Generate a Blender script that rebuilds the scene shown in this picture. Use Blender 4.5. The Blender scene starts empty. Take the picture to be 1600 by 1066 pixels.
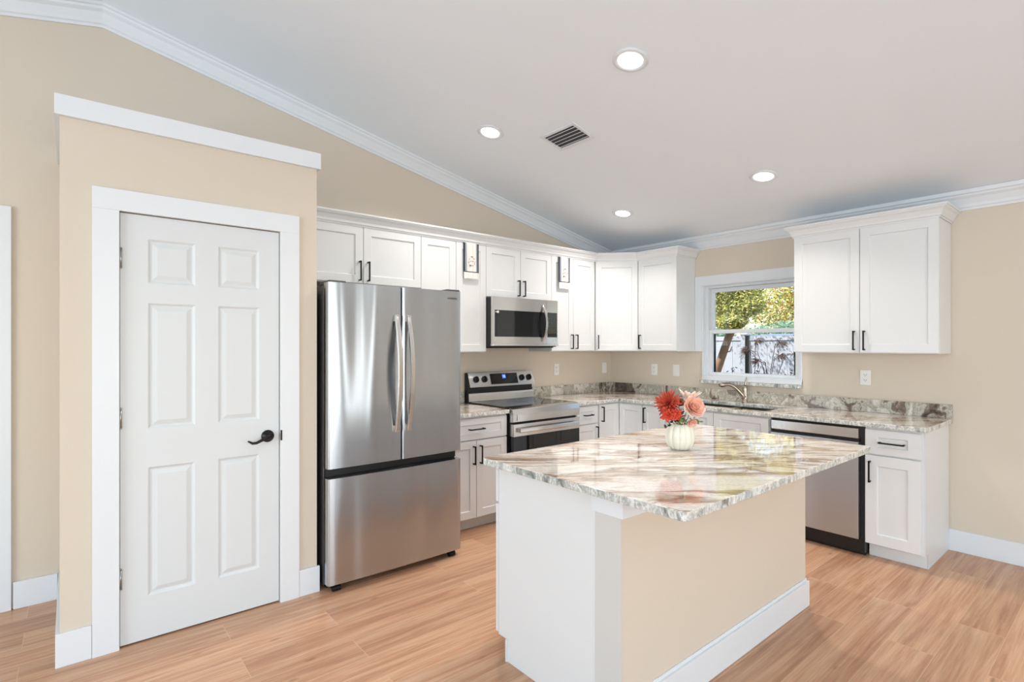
import bpy, bmesh, math, random
from mathutils import Vector, Matrix
random.seed(7)
PI = math.pi
scene = bpy.context.scene
COL = scene.collection

# ------------------------------------------------------------------ camera
cam_data = bpy.data.cameras.new('camera')
cam = bpy.data.objects.new('camera', cam_data)
COL.objects.link(cam)
cam.location = (-4.7053, -3.9079, 1.4166)
cam.rotation_euler = (PI/2, 0, -0.69178)
cam_data.sensor_width = 36.0
cam_data.lens = 830.07*36.0/1600.0
cam_data.shift_x = 2.4/1600.0
cam_data.shift_y = 6.9/1600.0
cam_data.clip_start = 0.05
cam_data.clip_end = 300
scene.camera = cam

# ------------------------------------------------------------------ world, sun, daylight, exposure
scene.view_settings.view_transform = 'Standard'
scene.view_settings.look = 'None'
scene.view_settings.exposure = 0.0
scene.view_settings.gamma = 1.0
scene.view_settings.use_curve_mapping = False

world = bpy.data.worlds.new('world')
scene.world = world
world.use_nodes = True
wn = world.node_tree
wn.nodes.clear()
sky = wn.nodes.new('ShaderNodeTexSky')
sky.sky_type = 'NISHITA'
sky.sun_disc = False
sky.sun_elevation = math.radians(42)
sky.sun_rotation = math.radians(200)
sky.air_density = 1.0
bg = wn.nodes.new('ShaderNodeBackground')
bg.inputs[1].default_value = 0.32
wo = wn.nodes.new('ShaderNodeOutputWorld')
wn.links.new(sky.outputs[0], bg.inputs[0])
wn.links.new(bg.outputs[0], wo.inputs[0])

def lamp(name, kind, loc, rot, energy, color, **kw):
    d = bpy.data.lights.new(name, kind)
    d.energy = energy
    d.color = color
    for k, v in kw.items():
        setattr(d, k, v)
    o = bpy.data.objects.new(name, d)
    o.location = loc
    o.rotation_euler = rot
    COL.objects.link(o)
    return o

# sun outside: comes over the roof from behind the range wall, so it only lights the garden
sd = Vector((0.60, -0.50, -0.85)).normalized()
sun = lamp('sun', 'SUN', (3, 5, 8), sd.to_track_quat('-Z', 'Y').to_euler(), 10.0, (1.0, 0.96, 0.90), angle=0.01)
# daylight through the big glass doors behind the camera and the wide window on the left wall
lamp('daylight_rear', 'AREA', (-4.2, -8.08, 1.25), (PI/2+0.72, 0, 0), 145, (0.80, 0.92, 1.0),
     shape='RECTANGLE', size=4.4, size_y=2.1)
lamp('daylight_left', 'AREA', (-9.18, -3.6, 1.35), (PI/2+0.62, 0, -PI/2), 200, (0.77, 0.90, 1.0),
     shape='RECTANGLE', size=3.4, size_y=1.9)
lamp('streak_lamp', 'AREA', (-0.95, -8.08, 1.35), (PI/2+0.2, 0, 0), 9, (0.95, 0.98, 1.0),
     shape='RECTANGLE', size=0.40, size_y=1.6)  # added lamp in an unseen slot, makes bright streaks on the refrigerator

# ------------------------------------------------------------------ helpers
def srgb(r, g, b, a=1.0):
    def f(c):
        c /= 255.0
        return c/12.92 if c <= 0.04045 else ((c+0.055)/1.055)**2.4
    return (f(r), f(g), f(b), a)

def tag(o, label=None, cat=None, group=None, kind=None):
    if label: o['label'] = label
    if cat: o['category'] = cat
    if group: o['group'] = group
    if kind: o['kind'] = kind
    return o

def empty(name, loc=(0, 0, 0), rz=0.0, label=None, cat=None, group=None, kind=None):
    o = bpy.data.objects.new(name, None)
    o.empty_display_size = 0.1
    o.location = loc
    o.rotation_euler = (0, 0, rz)
    COL.objects.link(o)
    return tag(o, label, cat, group, kind)

def obj(name, bm, mat, parent=None, loc=None, bevel=0.0, smooth=False, seg=2, rot=None):
    me = bpy.data.meshes.new(name)
    bmesh.ops.recalc_face_normals(bm, faces=bm.faces)
    bm.to_mesh(me)
    bm.free()
    mats = mat if isinstance(mat, (list, tuple)) else [mat]
    for m in mats:
        me.materials.append(m)
    if smooth:
        for p in me.polygons:
            p.use_smooth = True
    o = bpy.data.objects.new(name, me)
    COL.objects.link(o)
    if parent: o.parent = parent
    if loc is not None: o.location = loc
    if rot is not None: o.rotation_euler = rot
    if bevel > 0:
        b = o.modifiers.new('bevel', 'BEVEL')
        b.width = bevel
        b.segments = seg
        b.limit_method = 'ANGLE'
        b.angle_limit = math.radians(40)
        b.harden_normals = False
    return o

def box(bm, x0, x1, y0, y1, z0, z1, mi=0, M=None):
    vs = [Vector((x, y, z)) for x in (x0, x1) for y in (y0, y1) for z in (z0, z1)]
    if M: vs = [M @ v for v in vs]
    v = [bm.verts.new(p) for p in vs]
    for f in ((0, 1, 3, 2), (4, 6, 7, 5), (0, 4, 5, 1), (2, 3, 7, 6), (0, 2, 6, 4), (1, 5, 7, 3)):
        fc = bm.faces.new([v[i] for i in f])
        fc.material_index = mi
    return bm

def bx(*a, **k):
    return box(bmesh.new(), *a, **k)

def loft(stations, caps=True, closed=True, bm=None, mi=0):
    bm = bm or bmesh.new()
    rows = [[bm.verts.new(p) for p in st] for st in stations]
    n = len(rows[0])
    for a, b in zip(rows, rows[1:]):
        for i in range(n if closed else n-1):
            j = (i+1) % n
            f = bm.faces.new((a[i], a[j], b[j], b[i]))
            f.material_index = mi
    if caps:
        for r in (rows[0], rows[-1]):
            f = bm.faces.new(r)
            f.material_index = mi
    return bm

def tube(pts, rad, n=10, bm=None, mi=0):
    """round tube along points; rad number or list"""
    pts = [Vector(p) for p in pts]
    rads = rad if isinstance(rad, (list, tuple)) else [rad]*len(pts)
    st = []
    up = None
    for i, p in enumerate(pts):
        t = (pts[min(i+1, len(pts)-1)] - pts[max(i-1, 0)]).normalized()
        if up is None:
            up = Vector((0, 0, 1)) if abs(t.z) < 0.9 else Vector((1, 0, 0))
        s = t.cross(up).normalized()
        up = s.cross(t).normalized()
        st.append([p + (s*math.cos(2*PI*k/n) + up*math.sin(2*PI*k/n))*rads[i] for k in range(n)])
    return loft(st, True, True, bm, mi)

def lathe(prof, n=32, c=(0, 0, 0), bm=None, mi=0, ribs=0, amp=0.0):
    st = []
    for r, z in prof:
        ring = []
        for k in range(n):
            a = 2*PI*k/n
            rr = r
            if ribs:
                rr = r*(1 - amp*(1-abs(math.sin(ribs*a/2)))**1.6)
            ring.append(Vector((c[0]+rr*math.cos(a), c[1]+rr*math.sin(a), c[2]+z)))
        st.append(ring)
    return loft(st, True, True, bm, mi)

def slab(w, h, t, panels, rings, x0=0.0, z0=0.0, y=0.0):
    """door slab: local x 0..w, z 0..h, front face at y=y (towards -y), back at y+t"""
    bm = bmesh.new()
    xs = sorted(set([0, w] + [p[0] for p in panels] + [p[1] for p in panels]))
    zs = sorted(set([0, h] + [p[2] for p in panels] + [p[3] for p in panels]))
    V = {}
    def v(a, b, d=0.0):
        k = (round(a, 5), round(b, 5), round(d, 5))
        if k not in V:
            V[k] = bm.verts.new((x0+a, y+d, z0+b))
        return V[k]
    for i in range(len(xs)-1):
        for j in range(len(zs)-1):
            ax, bx_, az, bz = xs[i], xs[i+1], zs[j], zs[j+1]
            inside = [p for p in panels if p[0] <= ax+1e-6 and p[1] >= bx_-1e-6 and p[2] <= az+1e-6 and p[3] >= bz-1e-6]
            if not inside:
                bm.faces.new((v(ax, az), v(bx_, az), v(bx_, bz), v(ax, bz)))
    for p in panels:
        # outer ring uses all verts on its edge only at corners (grids are aligned)
        prev = None
        for k, (ins, dep) in enumerate([(0, 0)] + list(rings)):
            a, b, c, d = p[0]+ins, p[1]-ins, p[2]+ins, p[3]-ins
            q = [v(a, c, dep), v(b, c, dep), v(b, d, dep), v(a, d, dep)]
            if prev:
                for e in range(4):
                    bm.faces.new((prev[e], prev[(e+1) % 4], q[(e+1) % 4], q[e]))
            prev = q
        bm.faces.new(prev)
    # sides and back
    b = [bm.verts.new((x0+a, y+t, z0+c)) for a, c in ((0, 0), (w, 0), (w, h), (0, h))]
    bm.faces.new(b)
    f = [v(0, 0), v(w, 0), v(w, h), v(0, h)]
    def edge(n_, pa, pb, ba, bb):
        bm.faces.new(n_ + [bb, ba])
    bot = [v(a, 0) for a in xs]
    top = [v(a, h) for a in xs]
    lef = [v(0, c) for c in zs]
    rig = [v(w, c) for c in zs]
    bm.faces.new(bot + [b[1], b[0]])
    bm.faces.new(top + [b[2], b[3]])
    bm.faces.new(lef + [b[3], b[0]])
    bm.faces.new(rig + [b[2], b[1]])
    return bm

def grid_slab(xs, ys, keep, z0, z1, top_mi=0, side_mi=1):
    bm = bmesh.new()
    V = {}
    def v(i, j, z):
        if (i, j, z) not in V:
            V[(i, j, z)] = bm.verts.new((xs[i], ys[j], z))
        return V[(i, j, z)]
    nx, ny = len(xs)-1, len(ys)-1
    on = lambda i, j: 0 <= i < nx and 0 <= j < ny and keep(0.5*(xs[i]+xs[i+1]), 0.5*(ys[j]+ys[j+1]))
    for i in range(nx):
        for j in range(ny):
            if not on(i, j): continue
            f = bm.faces.new((v(i, j, z1), v(i+1, j, z1), v(i+1, j+1, z1), v(i, j+1, z1))); f.material_index = top_mi
            f = bm.faces.new((v(i, j, z0), v(i, j+1, z0), v(i+1, j+1, z0), v(i+1, j, z0))); f.material_index = top_mi
            for di, dj, a, b in ((-1, 0, (i, j), (i, j+1)), (1, 0, (i+1, j), (i+1, j+1)), (0, -1, (i, j), (i+1, j)), (0, 1, (i, j+1), (i+1, j+1))):
                if not on(i+di, j+dj):
                    f = bm.faces.new((v(*a, z0), v(*b, z0), v(*b, z1), v(*a, z1)))
                    f.material_index = side_mi
    return bm

def copy_tree(o, parent=None):
    c = o.copy()
    COL.objects.link(c)
    if parent: c.parent = parent
    for ch in [k for k in bpy.data.objects if k.parent == o and k != c]:
        copy_tree(ch, c)
    return c

# ------------------------------------------------------------------ materials
def new_mat(name):
    m = bpy.data.materials.new(name)
    m.use_nodes = True
    nt = m.node_tree
    return m, nt, nt.nodes['Principled BSDF']

def N(nt, typ, **kw):
    n = nt.nodes.new(typ)
    for k, v in kw.items():
        setattr(n, k, v)
    return n

def simple(name, col, rough=0.5, metal=0.0, noise=0.0, nscale=8.0, bump=0.0, bscale=200.0, spec=0.5, coat=0.0, emit=None, es=0.0):
    m, nt, p = new_mat(name)
    p.inputs['Base Color'].default_value = col
    p.inputs['Roughness'].default_value = rough
    p.inputs['Metallic'].default_value = metal
    p.inputs['Specular IOR Level'].default_value = spec
    p.inputs['Coat Weight'].default_value = coat
    tc = N(nt, 'ShaderNodeTexCoord')
    nz = N(nt, 'ShaderNodeTexNoise')
    nz.inputs['Scale'].default_value = nscale
    nz.inputs['Detail'].default_value = 3
    nt.links.new(tc.outputs['Object'], nz.inputs['Vector'])
    mx = N(nt, 'ShaderNodeMix', data_type='RGBA', blend_type='MULTIPLY')
    mx.inputs[0].default_value = noise
    mx.inputs[6].default_value = col
    nt.links.new(nz.outputs['Color'], mx.inputs[7])
    if noise > 0:
        nt.links.new(mx.outputs[2], p.inputs['Base Color'])
    if bump > 0:
        n2 = N(nt, 'ShaderNodeTexNoise')
        n2.inputs['Scale'].default_value = bscale
        nt.links.new(tc.outputs['Object'], n2.inputs['Vector'])
        b = N(nt, 'ShaderNodeBump')
        b.inputs['Strength'].default_value = bump
        b.inputs['Distance'].default_value = 0.002
        nt.links.new(n2.outputs['Fac'], b.inputs['Height'])
        nt.links.new(b.outputs['Normal'], p.inputs['Normal'])
    if emit:
        p.inputs['Emission Color'].default_value = emit
        p.inputs['Emission Strength'].default_value = es
    return m

M_wall = simple('tan_wall_paint', srgb(214, 202, 186), 0.75, bump=0.15, bscale=160)
M_ceil = simple('ceiling_paint', srgb(234, 241, 247), 0.85, bump=0.1, bscale=120)
M_trim = simple('white_trim_paint', srgb(224, 228, 232), 0.4)
M_door = simple('white_door_paint', srgb(214, 218, 220), 0.45)
M_cab = simple('white_cabinet_paint', srgb(224, 226, 227), 0.35)
M_black = simple('matte_black_metal', srgb(22, 22, 24), 0.38, metal=0.4)
M_bronze = simple('oil_rubbed_bronze', srgb(38, 34, 33), 0.35, metal=0.6)
M_nickel = simple('brushed_nickel', srgb(185, 172, 158), 0.28, metal=1.0)
M_chrome = simple('satin_hinge_metal', srgb(170, 170, 168), 0.3, metal=1.0)
M_blackglass = simple('black_glass', srgb(12, 12, 13), 0.04, spec=0.6)
M_blackplastic = simple('black_plastic', srgb(20, 20, 21), 0.45)
M_grey = simple('dark_grey_metal', srgb(95, 96, 98), 0.45, metal=0.7)
M_plate = simple('white_plastic', srgb(235, 235, 232), 0.35)
M_slot = simple('dark_slot', srgb(40, 38, 36), 0.6)
M_ventdark = simple('vent_duct_dark', srgb(84, 84, 86), 0.8)
M_lens = simple('light_lens', srgb(255, 255, 255), 0.4, emit=(1, 0.97, 0.92, 1), es=7.0)
M_blue = simple('blue_display', srgb(20, 40, 120), 0.2, emit=srgb(60, 110, 255), es=1.4)
M_digit = simple('pale_digits', srgb(200, 220, 255), 0.3, emit=srgb(190, 215, 255), es=1.6)
M_logo = simple('grey_logo', srgb(70, 70, 72), 0.4)
M_dark_in = simple('oven_interior', srgb(8, 8, 9), 0.6)

def steel(name, col, rough=0.22, wav=1.0):
    m, nt, p = new_mat(name)
    p.inputs['Metallic'].default_value = 1.0
    p.inputs['Anisotropic'].default_value = 0.8
    p.inputs['Anisotropic Rotation'].default_value = 0.25
    tg = N(nt, 'ShaderNodeTangent', direction_type='RADIAL', axis='Z')
    nt.links.new(tg.outputs[0], p.inputs['Tangent'])
    tc = N(nt, 'ShaderNodeTexCoord')
    mp = N(nt, 'ShaderNodeMapping')
    mp.inputs['Scale'].default_value = (2, 2, 500)
    nt.links.new(tc.outputs['Object'], mp.inputs[0])
    nz = N(nt, 'ShaderNodeTexNoise')
    nz.inputs['Scale'].default_value = 1.0
    nz.inputs['Detail'].default_value = 4
    nt.links.new(mp.outputs[0], nz.inputs['Vector'])
    cr = N(nt, 'ShaderNodeMapRange')
    cr.inputs[3].default_value = rough-0.008
    cr.inputs[4].default_value = rough+0.008
    nt.links.new(nz.outputs['Fac'], cr.inputs[0])
    if wav > 0:
        nt.links.new(cr.outputs[0], p.inputs['Roughness'])
    p.inputs['Roughness'].default_value = rough
    p.inputs['Base Color'].default_value = col
    # the sheet is never perfectly flat
    mp2 = N(nt, 'ShaderNodeMapping')
    mp2.inputs['Scale'].default_value = (5.5, 1.0, 0.6)
    nt.links.new(tc.outputs['Object'], mp2.inputs[0])
    n2 = N(nt, 'ShaderNodeTexNoise')
    n2.inputs['Scale'].default_value = 1.0
    n2.inputs['Detail'].default_value = 0.0
    nt.links.new(mp2.outputs[0], n2.inputs['Vector'])
    b = N(nt, 'ShaderNodeBump')
    b.inputs['Strength'].default_value = wav
    b.inputs['Distance'].default_value = 0.03
    nt.links.new(n2.outputs['Fac'], b.inputs['Height'])
    nt.links.new(b.outputs['Normal'], p.inputs['Normal'])
    return m

M_steel = steel('stainless_steel', srgb(186, 192, 198))
M_steel2 = steel('stainless_steel_light', srgb(214, 211, 207), 0.22, 0.0)
M_steelsink = simple('sink_steel', srgb(150, 148, 145), 0.3, metal=1.0)

def granite(name, stops, scale, stretch, rot=0.0, rough=0.045, dist=1.2, fine=0.35):
    m, nt, p = new_mat(name)
    tc = N(nt, 'ShaderNodeTexCoord')
    mp = N(nt, 'ShaderNodeMapping')
    mp.inputs['Scale'].default_value = stretch
    mr = N(nt, 'ShaderNodeMapping')
    mr.inputs['Rotation'].default_value = (0, 0, rot)
    nt.links.new(tc.outputs['Object'], mr.inputs[0])
    nt.links.new(mr.outputs[0], mp.inputs[0])
    w = N(nt, 'ShaderNodeTexNoise')
    w.inputs['Scale'].default_value = 1.6
    w.inputs['Detail'].default_value = 4
    nt.links.new(mp.outputs[0], w.inputs['Vector'])
    sc = N(nt, 'ShaderNodeVectorMath', operation='SCALE')
    sc.inputs['Scale'].default_value = dist
    nt.links.new(w.outputs['Color'], sc.inputs[0])
    ad = N(nt, 'ShaderNodeVectorMath', operation='ADD')
    nt.links.new(mp.outputs[0], ad.inputs[0])
    nt.links.new(sc.outputs[0], ad.inputs[1])
    n1 = N(nt, 'ShaderNodeTexNoise')
    n1.inputs['Scale'].default_value = scale
    n1.inputs['Detail'].default_value = 10
    n1.inputs['Roughness'].default_value = 0.62
    n1.inputs['Distortion'].default_value = 0.6
    nt.links.new(ad.outputs[0], n1.inputs['Vector'])
    cr = N(nt, 'ShaderNodeValToRGB')
    e = cr.color_ramp.elements
    e[0].position, e[0].color = stops[0]
    e[1].position, e[1].color = stops[-1]
    for pos, c in stops[1:-1]:
        x = e.new(pos)
        x.color = c
    nt.links.new(n1.outputs['Fac'], cr.inputs[0])
    # crystals
    vo = N(nt, 'ShaderNodeTexNoise')
    vo.inputs['Scale'].default_value = 90
    vo.inputs['Detail'].default_value = 5
    nt.links.new(tc.outputs['Object'], vo.inputs['Vector'])
    c2 = N(nt, 'ShaderNodeValToRGB')
    c2.color_ramp.elements[0].position = 0.36
    c2.color_ramp.elements[0].color = (0.45, 0.42, 0.40, 1)
    c2.color_ramp.elements[1].position = 0.55
    c2.color_ramp.elements[1].color = (1, 1, 1, 1)
    nt.links.new(vo.outputs['Fac'], c2.inputs[0])
    mx = N(nt, 'ShaderNodeMix', data_type='RGBA', blend_type='MULTIPLY')
    mx.inputs[0].default_value = fine
    nt.links.new(cr.outputs[0], mx.inputs[6])
    nt.links.new(c2.outputs[0], mx.inputs[7])
    nt.links.new(mx.outputs[2], p.inputs['Base Color'])
    p.inputs['Roughness'].default_value = rough
    p.inputs['Specular IOR Level'].default_value = 0.5
    p.inputs['Coat Weight'].default_value = 0.35
    p.inputs['Coat Roughness'].default_value = 0.02
    return m

G_TOP = [(0.27, srgb(112, 94, 80)), (0.36, srgb(158, 134, 114)), (0.41, srgb(232, 220, 206)), (0.47, srgb(248, 242, 234)),
         (0.50, srgb(150, 122, 100)), (0.52, srgb(206, 184, 162)), (0.56, srgb(250, 244, 238)), (0.61, srgb(232, 218, 204)), (0.635, srgb(166, 142, 122)), (0.67, srgb(238, 228, 218)), (0.76, srgb(252, 250, 248))]
G_EDGE = [(0.33, srgb(120, 122, 118)), (0.42, srgb(184, 188, 184)), (0.48, srgb(232, 232, 228)), (0.53, srgb(170, 174, 170)), (0.58, srgb(222, 222, 216)), (0.68, srgb(246, 246, 242))]
G_SPL = [(0.35, srgb(78, 68, 62)), (0.43, srgb(136, 122, 110)), (0.48, srgb(206, 204, 192)), (0.53, srgb(166, 160, 146)), (0.58, srgb(212, 208, 198)), (0.66, srgb(232, 228, 220))]
M_granite = granite('granite_top', G_TOP, 1.35, (0.50, 2.3, 2.0), 0.68, dist=0.9, fine=0.25)
M_granite_edge = granite('granite_edge', G_EDGE, 5.0, (2.6, 2.6, 1.2), 0, dist=0.5, fine=0.5)
M_granite_splash = granite('granite_backsplash', G_SPL, 2.0, (1.9, 1.9, 1.3), 0.5, dist=1.8, fine=0.35, rough=0.12)

def floor_mat():
    m, nt, p = new_mat('oak_plank_floor')
    tc = N(nt, 'ShaderNodeTexCoord')
    br = N(nt, 'ShaderNodeTexBrick')
    br.offset = 0.37
    br.inputs['Color1'].default_value = (0, 0, 0, 1)
    br.inputs['Color2'].default_value = (1, 1, 1, 1)
    br.inputs['Mortar'].default_value = (0.5, 0.5, 0.5, 1)
    br.inputs['Scale'].default_value = 1.0
    br.inputs['Mortar Size'].default_value = 0.0012
    br.inputs['Mortar Smooth'].default_value = 0.1
    br.inputs['Brick Width'].default_value = 1.22
    br.inputs['Row Height'].default_value = 0.182
    nt.links.new(tc.outputs['Object'], br.inputs['Vector'])
    wv = N(nt, 'ShaderNodeMath', operation='MULTIPLY')
    wv.inputs[1].default_value = 37.0
    nt.links.new(br.outputs['Color'], wv.inputs[0])
    mp = N(nt, 'ShaderNodeMapping')
    mp.inputs['Scale'].default_value = (0.8, 13.0, 1.0)
    nt.links.new(tc.outputs['Object'], mp.inputs[0])
    g = N(nt, 'ShaderNodeTexNoise', noise_dimensions='4D')
    g.inputs['Scale'].default_value = 1.5
    g.inputs['Detail'].default_value = 6
    g.inputs['Roughness'].default_value = 0.66
    g.inputs['Distortion'].default_value = 0.9
    nt.links.new(mp.outputs[0], g.inputs['Vector'])
    nt.links.new(wv.outputs[0], g.inputs['W'])
    cr = N(nt, 'ShaderNodeValToRGB')
    e = cr.color_ramp.elements
    e[0].position, e[0].color = 0.25, srgb(166, 118, 90)
    e[1].position, e[1].color = 0.78, srgb(234, 198, 166)
    x = e.new(0.45); x.color = srgb(206, 158, 125)
    x = e.new(0.58); x.color = srgb(220, 178, 144)
    nt.links.new(g.outputs['Fac'], cr.inputs[0])
    # fine grain
    mp2 = N(nt, 'ShaderNodeMapping')
    mp2.inputs['Scale'].default_value = (3.0, 110.0, 1.0)
    nt.links.new(tc.outputs['Object'], mp2.inputs[0])
    g2 = N(nt, 'ShaderNodeTexNoise', noise_dimensions='4D')
    g2.inputs['Scale'].default_value = 1.0
    g2.inputs['Detail'].default_value = 3
    nt.links.new(mp2.outputs[0], g2.inputs['Vector'])
    nt.links.new(wv.outputs[0], g2.inputs['W'])
    c2 = N(nt, 'ShaderNodeValToRGB')
    c2.color_ramp.elements[0].position = 0.3
    c2.color_ramp.elements[0].color = (0.72, 0.69, 0.66, 1)
    c2.color_ramp.elements[1].position = 0.6
    c2.color_ramp.elements[1].color = (1, 1, 1, 1)
    nt.links.new(g2.outputs['Fac'], c2.inputs[0])
    m1 = N(nt, 'ShaderNodeMix', data_type='RGBA', blend_type='MULTIPLY')
    m1.inputs[0].default_value = 0.7
    nt.links.new(cr.outputs[0], m1.inputs[6])
    nt.links.new(c2.outputs[0], m1.inputs[7])
    # knots
    mp3 = N(nt, 'ShaderNodeMapping')
    mp3.inputs['Scale'].default_value = (1.6, 4.4, 1.0)
    nt.links.new(tc.outputs['Object'], mp3.inputs[0])
    vo = N(nt, 'ShaderNodeTexVoronoi')
    vo.inputs['Scale'].default_value = 1.5
    nt.links.new(mp3.outputs[0], vo.inputs['Vector'])
    c3 = N(nt, 'ShaderNodeValToRGB')
    c3.color_ramp.elements[0].position = 0.0
    c3.color_ramp.elements[0].color = (0.42, 0.34, 0.28, 1)
    c3.color_ramp.elements[1].position = 0.085
    c3.color_ramp.elements[1].color = (1, 1, 1, 1)
    nt.links.new(vo.outputs['Distance'], c3.inputs[0])
    m2 = N(nt, 'ShaderNodeMix', data_type='RGBA', blend_type='MULTIPLY')
    m2.inputs[0].default_value = 0.8
    nt.links.new(m1.outputs[2], m2.inputs[6])
    nt.links.new(c3.outputs[0], m2.inputs[7])
    # per plank tone
    c4 = N(nt, 'ShaderNodeValToRGB')
    c4.color_ramp.elements[0].color = (0.80, 0.77, 0.75, 1)
    c4.color_ramp.elements[1].color = (1.0, 0.98, 0.97, 1)
    nt.links.new(br.outputs['Color'], c4.inputs[0])
    m3 = N(nt, 'ShaderNodeMix', data_type='RGBA', blend_type='MULTIPLY')
    m3.inputs[0].default_value = 1.0
    nt.links.new(m2.outputs[2], m3.inputs[6])
    nt.links.new(c4.outputs[0], m3.inputs[7])
    m4 = N(nt, 'ShaderNodeMix', data_type='RGBA', blend_type='MIX')
    nt.links.new(br.outputs['Fac'], m4.inputs[0])
    nt.links.new(m3.outputs[2], m4.inputs[6])
    m4.inputs[7].default_value = srgb(214, 178, 148)
    nt.links.new(m4.outputs[2], p.inputs['Base Color'])
    p.inputs['Roughness'].default_value = 0.33
    p.inputs['Specular IOR Level'].default_value = 0.4
    return m
M_floor = floor_mat()

def glass_mat():
    m = bpy.data.materials.new('window_glass')
    m.use_nodes = True
    nt = m.node_tree
    nt.nodes.clear()
    t = N(nt, 'ShaderNodeBsdfTransparent')
    g = N(nt, 'ShaderNodeBsdfGlossy')
    g.inputs['Roughness'].default_value = 0.0
    f = N(nt, 'ShaderNodeFresnel')
    f.inputs[0].default_value = 1.35
    mx = N(nt, 'ShaderNodeMixShader')
    o = N(nt, 'ShaderNodeOutputMaterial')
    nt.links.new(f.outputs[0], mx.inputs[0])
    nt.links.new(t.outputs[0], mx.inputs[1])
    nt.links.new(g.outputs[0], mx.inputs[2])
    nt.links.new(mx.outputs[0], o.inputs[0])
    return m
M_glass = glass_mat()

# ------------------------------------------------------------------ room dimensions
SL = 0.2043
RX = -4.562                       # ridge
XL, YB = -9.12, -8.0
def ceil_z(x):
    return 2.455 + SL*(-x) if x > RX else 2.455 + SL*(-RX) - 0.225*(RX - x)
ZR = ceil_z(RX)

def structure(name, bm, mat, label, cat, parent=None, bevel=0.0):
    o = obj(name, bm, mat, parent, bevel=bevel)
    if parent is None:
        tag(o, label, cat, kind='structure')
    return o

structure('floor', bx(XL-0.15, 0.15, YB-0.15, 0.15, -0.12, 0), M_floor, 'light oak plank floor running parallel to the range wall', 'floor')

# ceiling: two sloping planes
bm = bmesh.new()
prof = [(XL-0.15, ceil_z(XL-0.15)), (RX, ZR), (0.15, ceil_z(0.15)), (0.15, ceil_z(0.15)+0.15), (RX, ZR+0.15), (XL-0.15, ceil_z(XL-0.15)+0.15)]
loft([[Vector((x, yy, z)) for x, z in prof] for yy in (YB-0.15, 0.15)], bm=bm)
structure('ceiling', bm, M_ceil, 'pale grey-white vaulted ceiling with recessed lights', 'ceiling')

# range wall (y=0), gable shaped, with the doorway at the far left (door_2)
D2a, D2b = -5.93, -5.045
bm = bmesh.new()
def gable(bm, xa, xb, za=None):
    pts = [(xa, za or 0.0)]
    pts += [(xb, za or 0.0), (xb, ceil_z(xb)+0.05)]
    if xa < RX < xb: pts.append((RX, ZR+0.05))
    pts.append((xa, ceil_z(xa)+0.05))
    loft([[Vector((x, yy, z)) for x, z in pts] for yy in (0.0, 0.12)], bm=bm)
gable(bm, D2b, 0.12)
gable(bm, D2a, D2b, 2.06)
gable(bm, XL, D2a)
structure('wall_back', bm, M_wall, 'tan gable wall behind the range and refrigerator', 'wall')

# window wall (x=0)
WY0, WY1, WZ0, WZ1 = -2.045, -1.14, 1.085, 2.00     # kitchen window opening
bm = bmesh.new()
zt = ceil_z(0)+0.05
box(bm, 0, 0.14, YB, WY0, 0, zt)
box(bm, 0, 0.14, WY1, 0.0, 0, zt)
box(bm, 0, 0.14, WY0, WY1, 0, WZ0)
box(bm, 0, 0.14, WY0, WY1, WZ1, zt)
structure('wall_right', bm, M_wall, 'tan wall with the kitchen window above the sink', 'wall')

structure('sun_block_slab', bx(XL-2.1, XL-0.16, YB, 0.1, 2.40, 2.48), M_trim, 'unseen slab added outside the far left window to keep the sun out', 'ceiling')  # added slab out of view, stops sun entering the left window
# left wall with a wide window opening, rear wall with an opening for sliding doors (both behind the camera)
bm = bmesh.new()
zt = ceil_z(XL)+0.05
box(bm, XL-0.14, XL, YB, -5.35, 0, zt)
box(bm, XL-0.14, XL, -1.85, 0.0, 0, zt)
box(bm, XL-0.14, XL, -5.35, -1.85, 0, 0.38)
box(bm, XL-0.14, XL, -5.35, -1.85, 2.32, zt)
structure('wall_left', bm, M_wall, 'tan wall on the far left of the room', 'wall')
bm = bmesh.new()
for xa, xb, za, zb in ((XL, -6.45, 0, None), (-1.95, -1.15, 0, None), (-0.75, 0.0, 0, None), (-1.15, -0.75, 0, 0.55), (-1.15, -0.75, 2.15, None)):  # the narrow slot is added too, it holds the streak lamp
    pts = [(xa, za), (xb, za), (xb, zb or ceil_z(xb)+0.05), (xa, zb or ceil_z(xa)+0.05)]
    loft([[Vector((x, yy, z)) for x, z in pts] for yy in (YB-0.14, YB)], bm=bm)
pts = [(-6.45, 2.32), (-1.95, 2.32), (-1.95, ceil_z(-1.95)+0.05), (RX, ZR+0.05), (-6.45, ceil_z(-6.45)+0.05)]
loft([[Vector((x, yy, z)) for x, z in pts] for yy in (YB-0.14, YB)], bm=bm)
structure('wall_front', bm, M_wall, 'tan wall behind the viewer with wide glass doors', 'wall')

# crown moulding
CR = [(0, 0), (0, -0.118), (0.010, -0.118), (0.013, -0.104), (0.020, -0.098), (0.024, -0.080), (0.040, -0.044), (0.056, -0.030), (0.060, -0.018), (0.070, -0.014), (0.072, 0.0)]
def crown_range():
    st = []
    for x in (XL, RX, 0.0):
        # slight upward overlap hides the gap below the sloping ceiling
        st.append([Vector((x - (o if x == 0.0 else 0), -o, ceil_z(x - (o if x == 0.0 else 0)) + z)) for o, z in CR])
    return loft(st)
structure('trim_1', crown_range(), M_trim, 'white crown moulding following the gable above the range wall', 'crown moulding')
st = []
for yy, sgn in ((0.0, -1), (YB, 1)):
    st.append([Vector((-o, yy + sgn*o, ceil_z(0)+z + (0.012 if z == 0 else 0.0))) for o, z in CR])
structure('trim_2', loft(st), M_trim, 'white crown moulding above the kitchen window wall', 'crown moulding')

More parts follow.
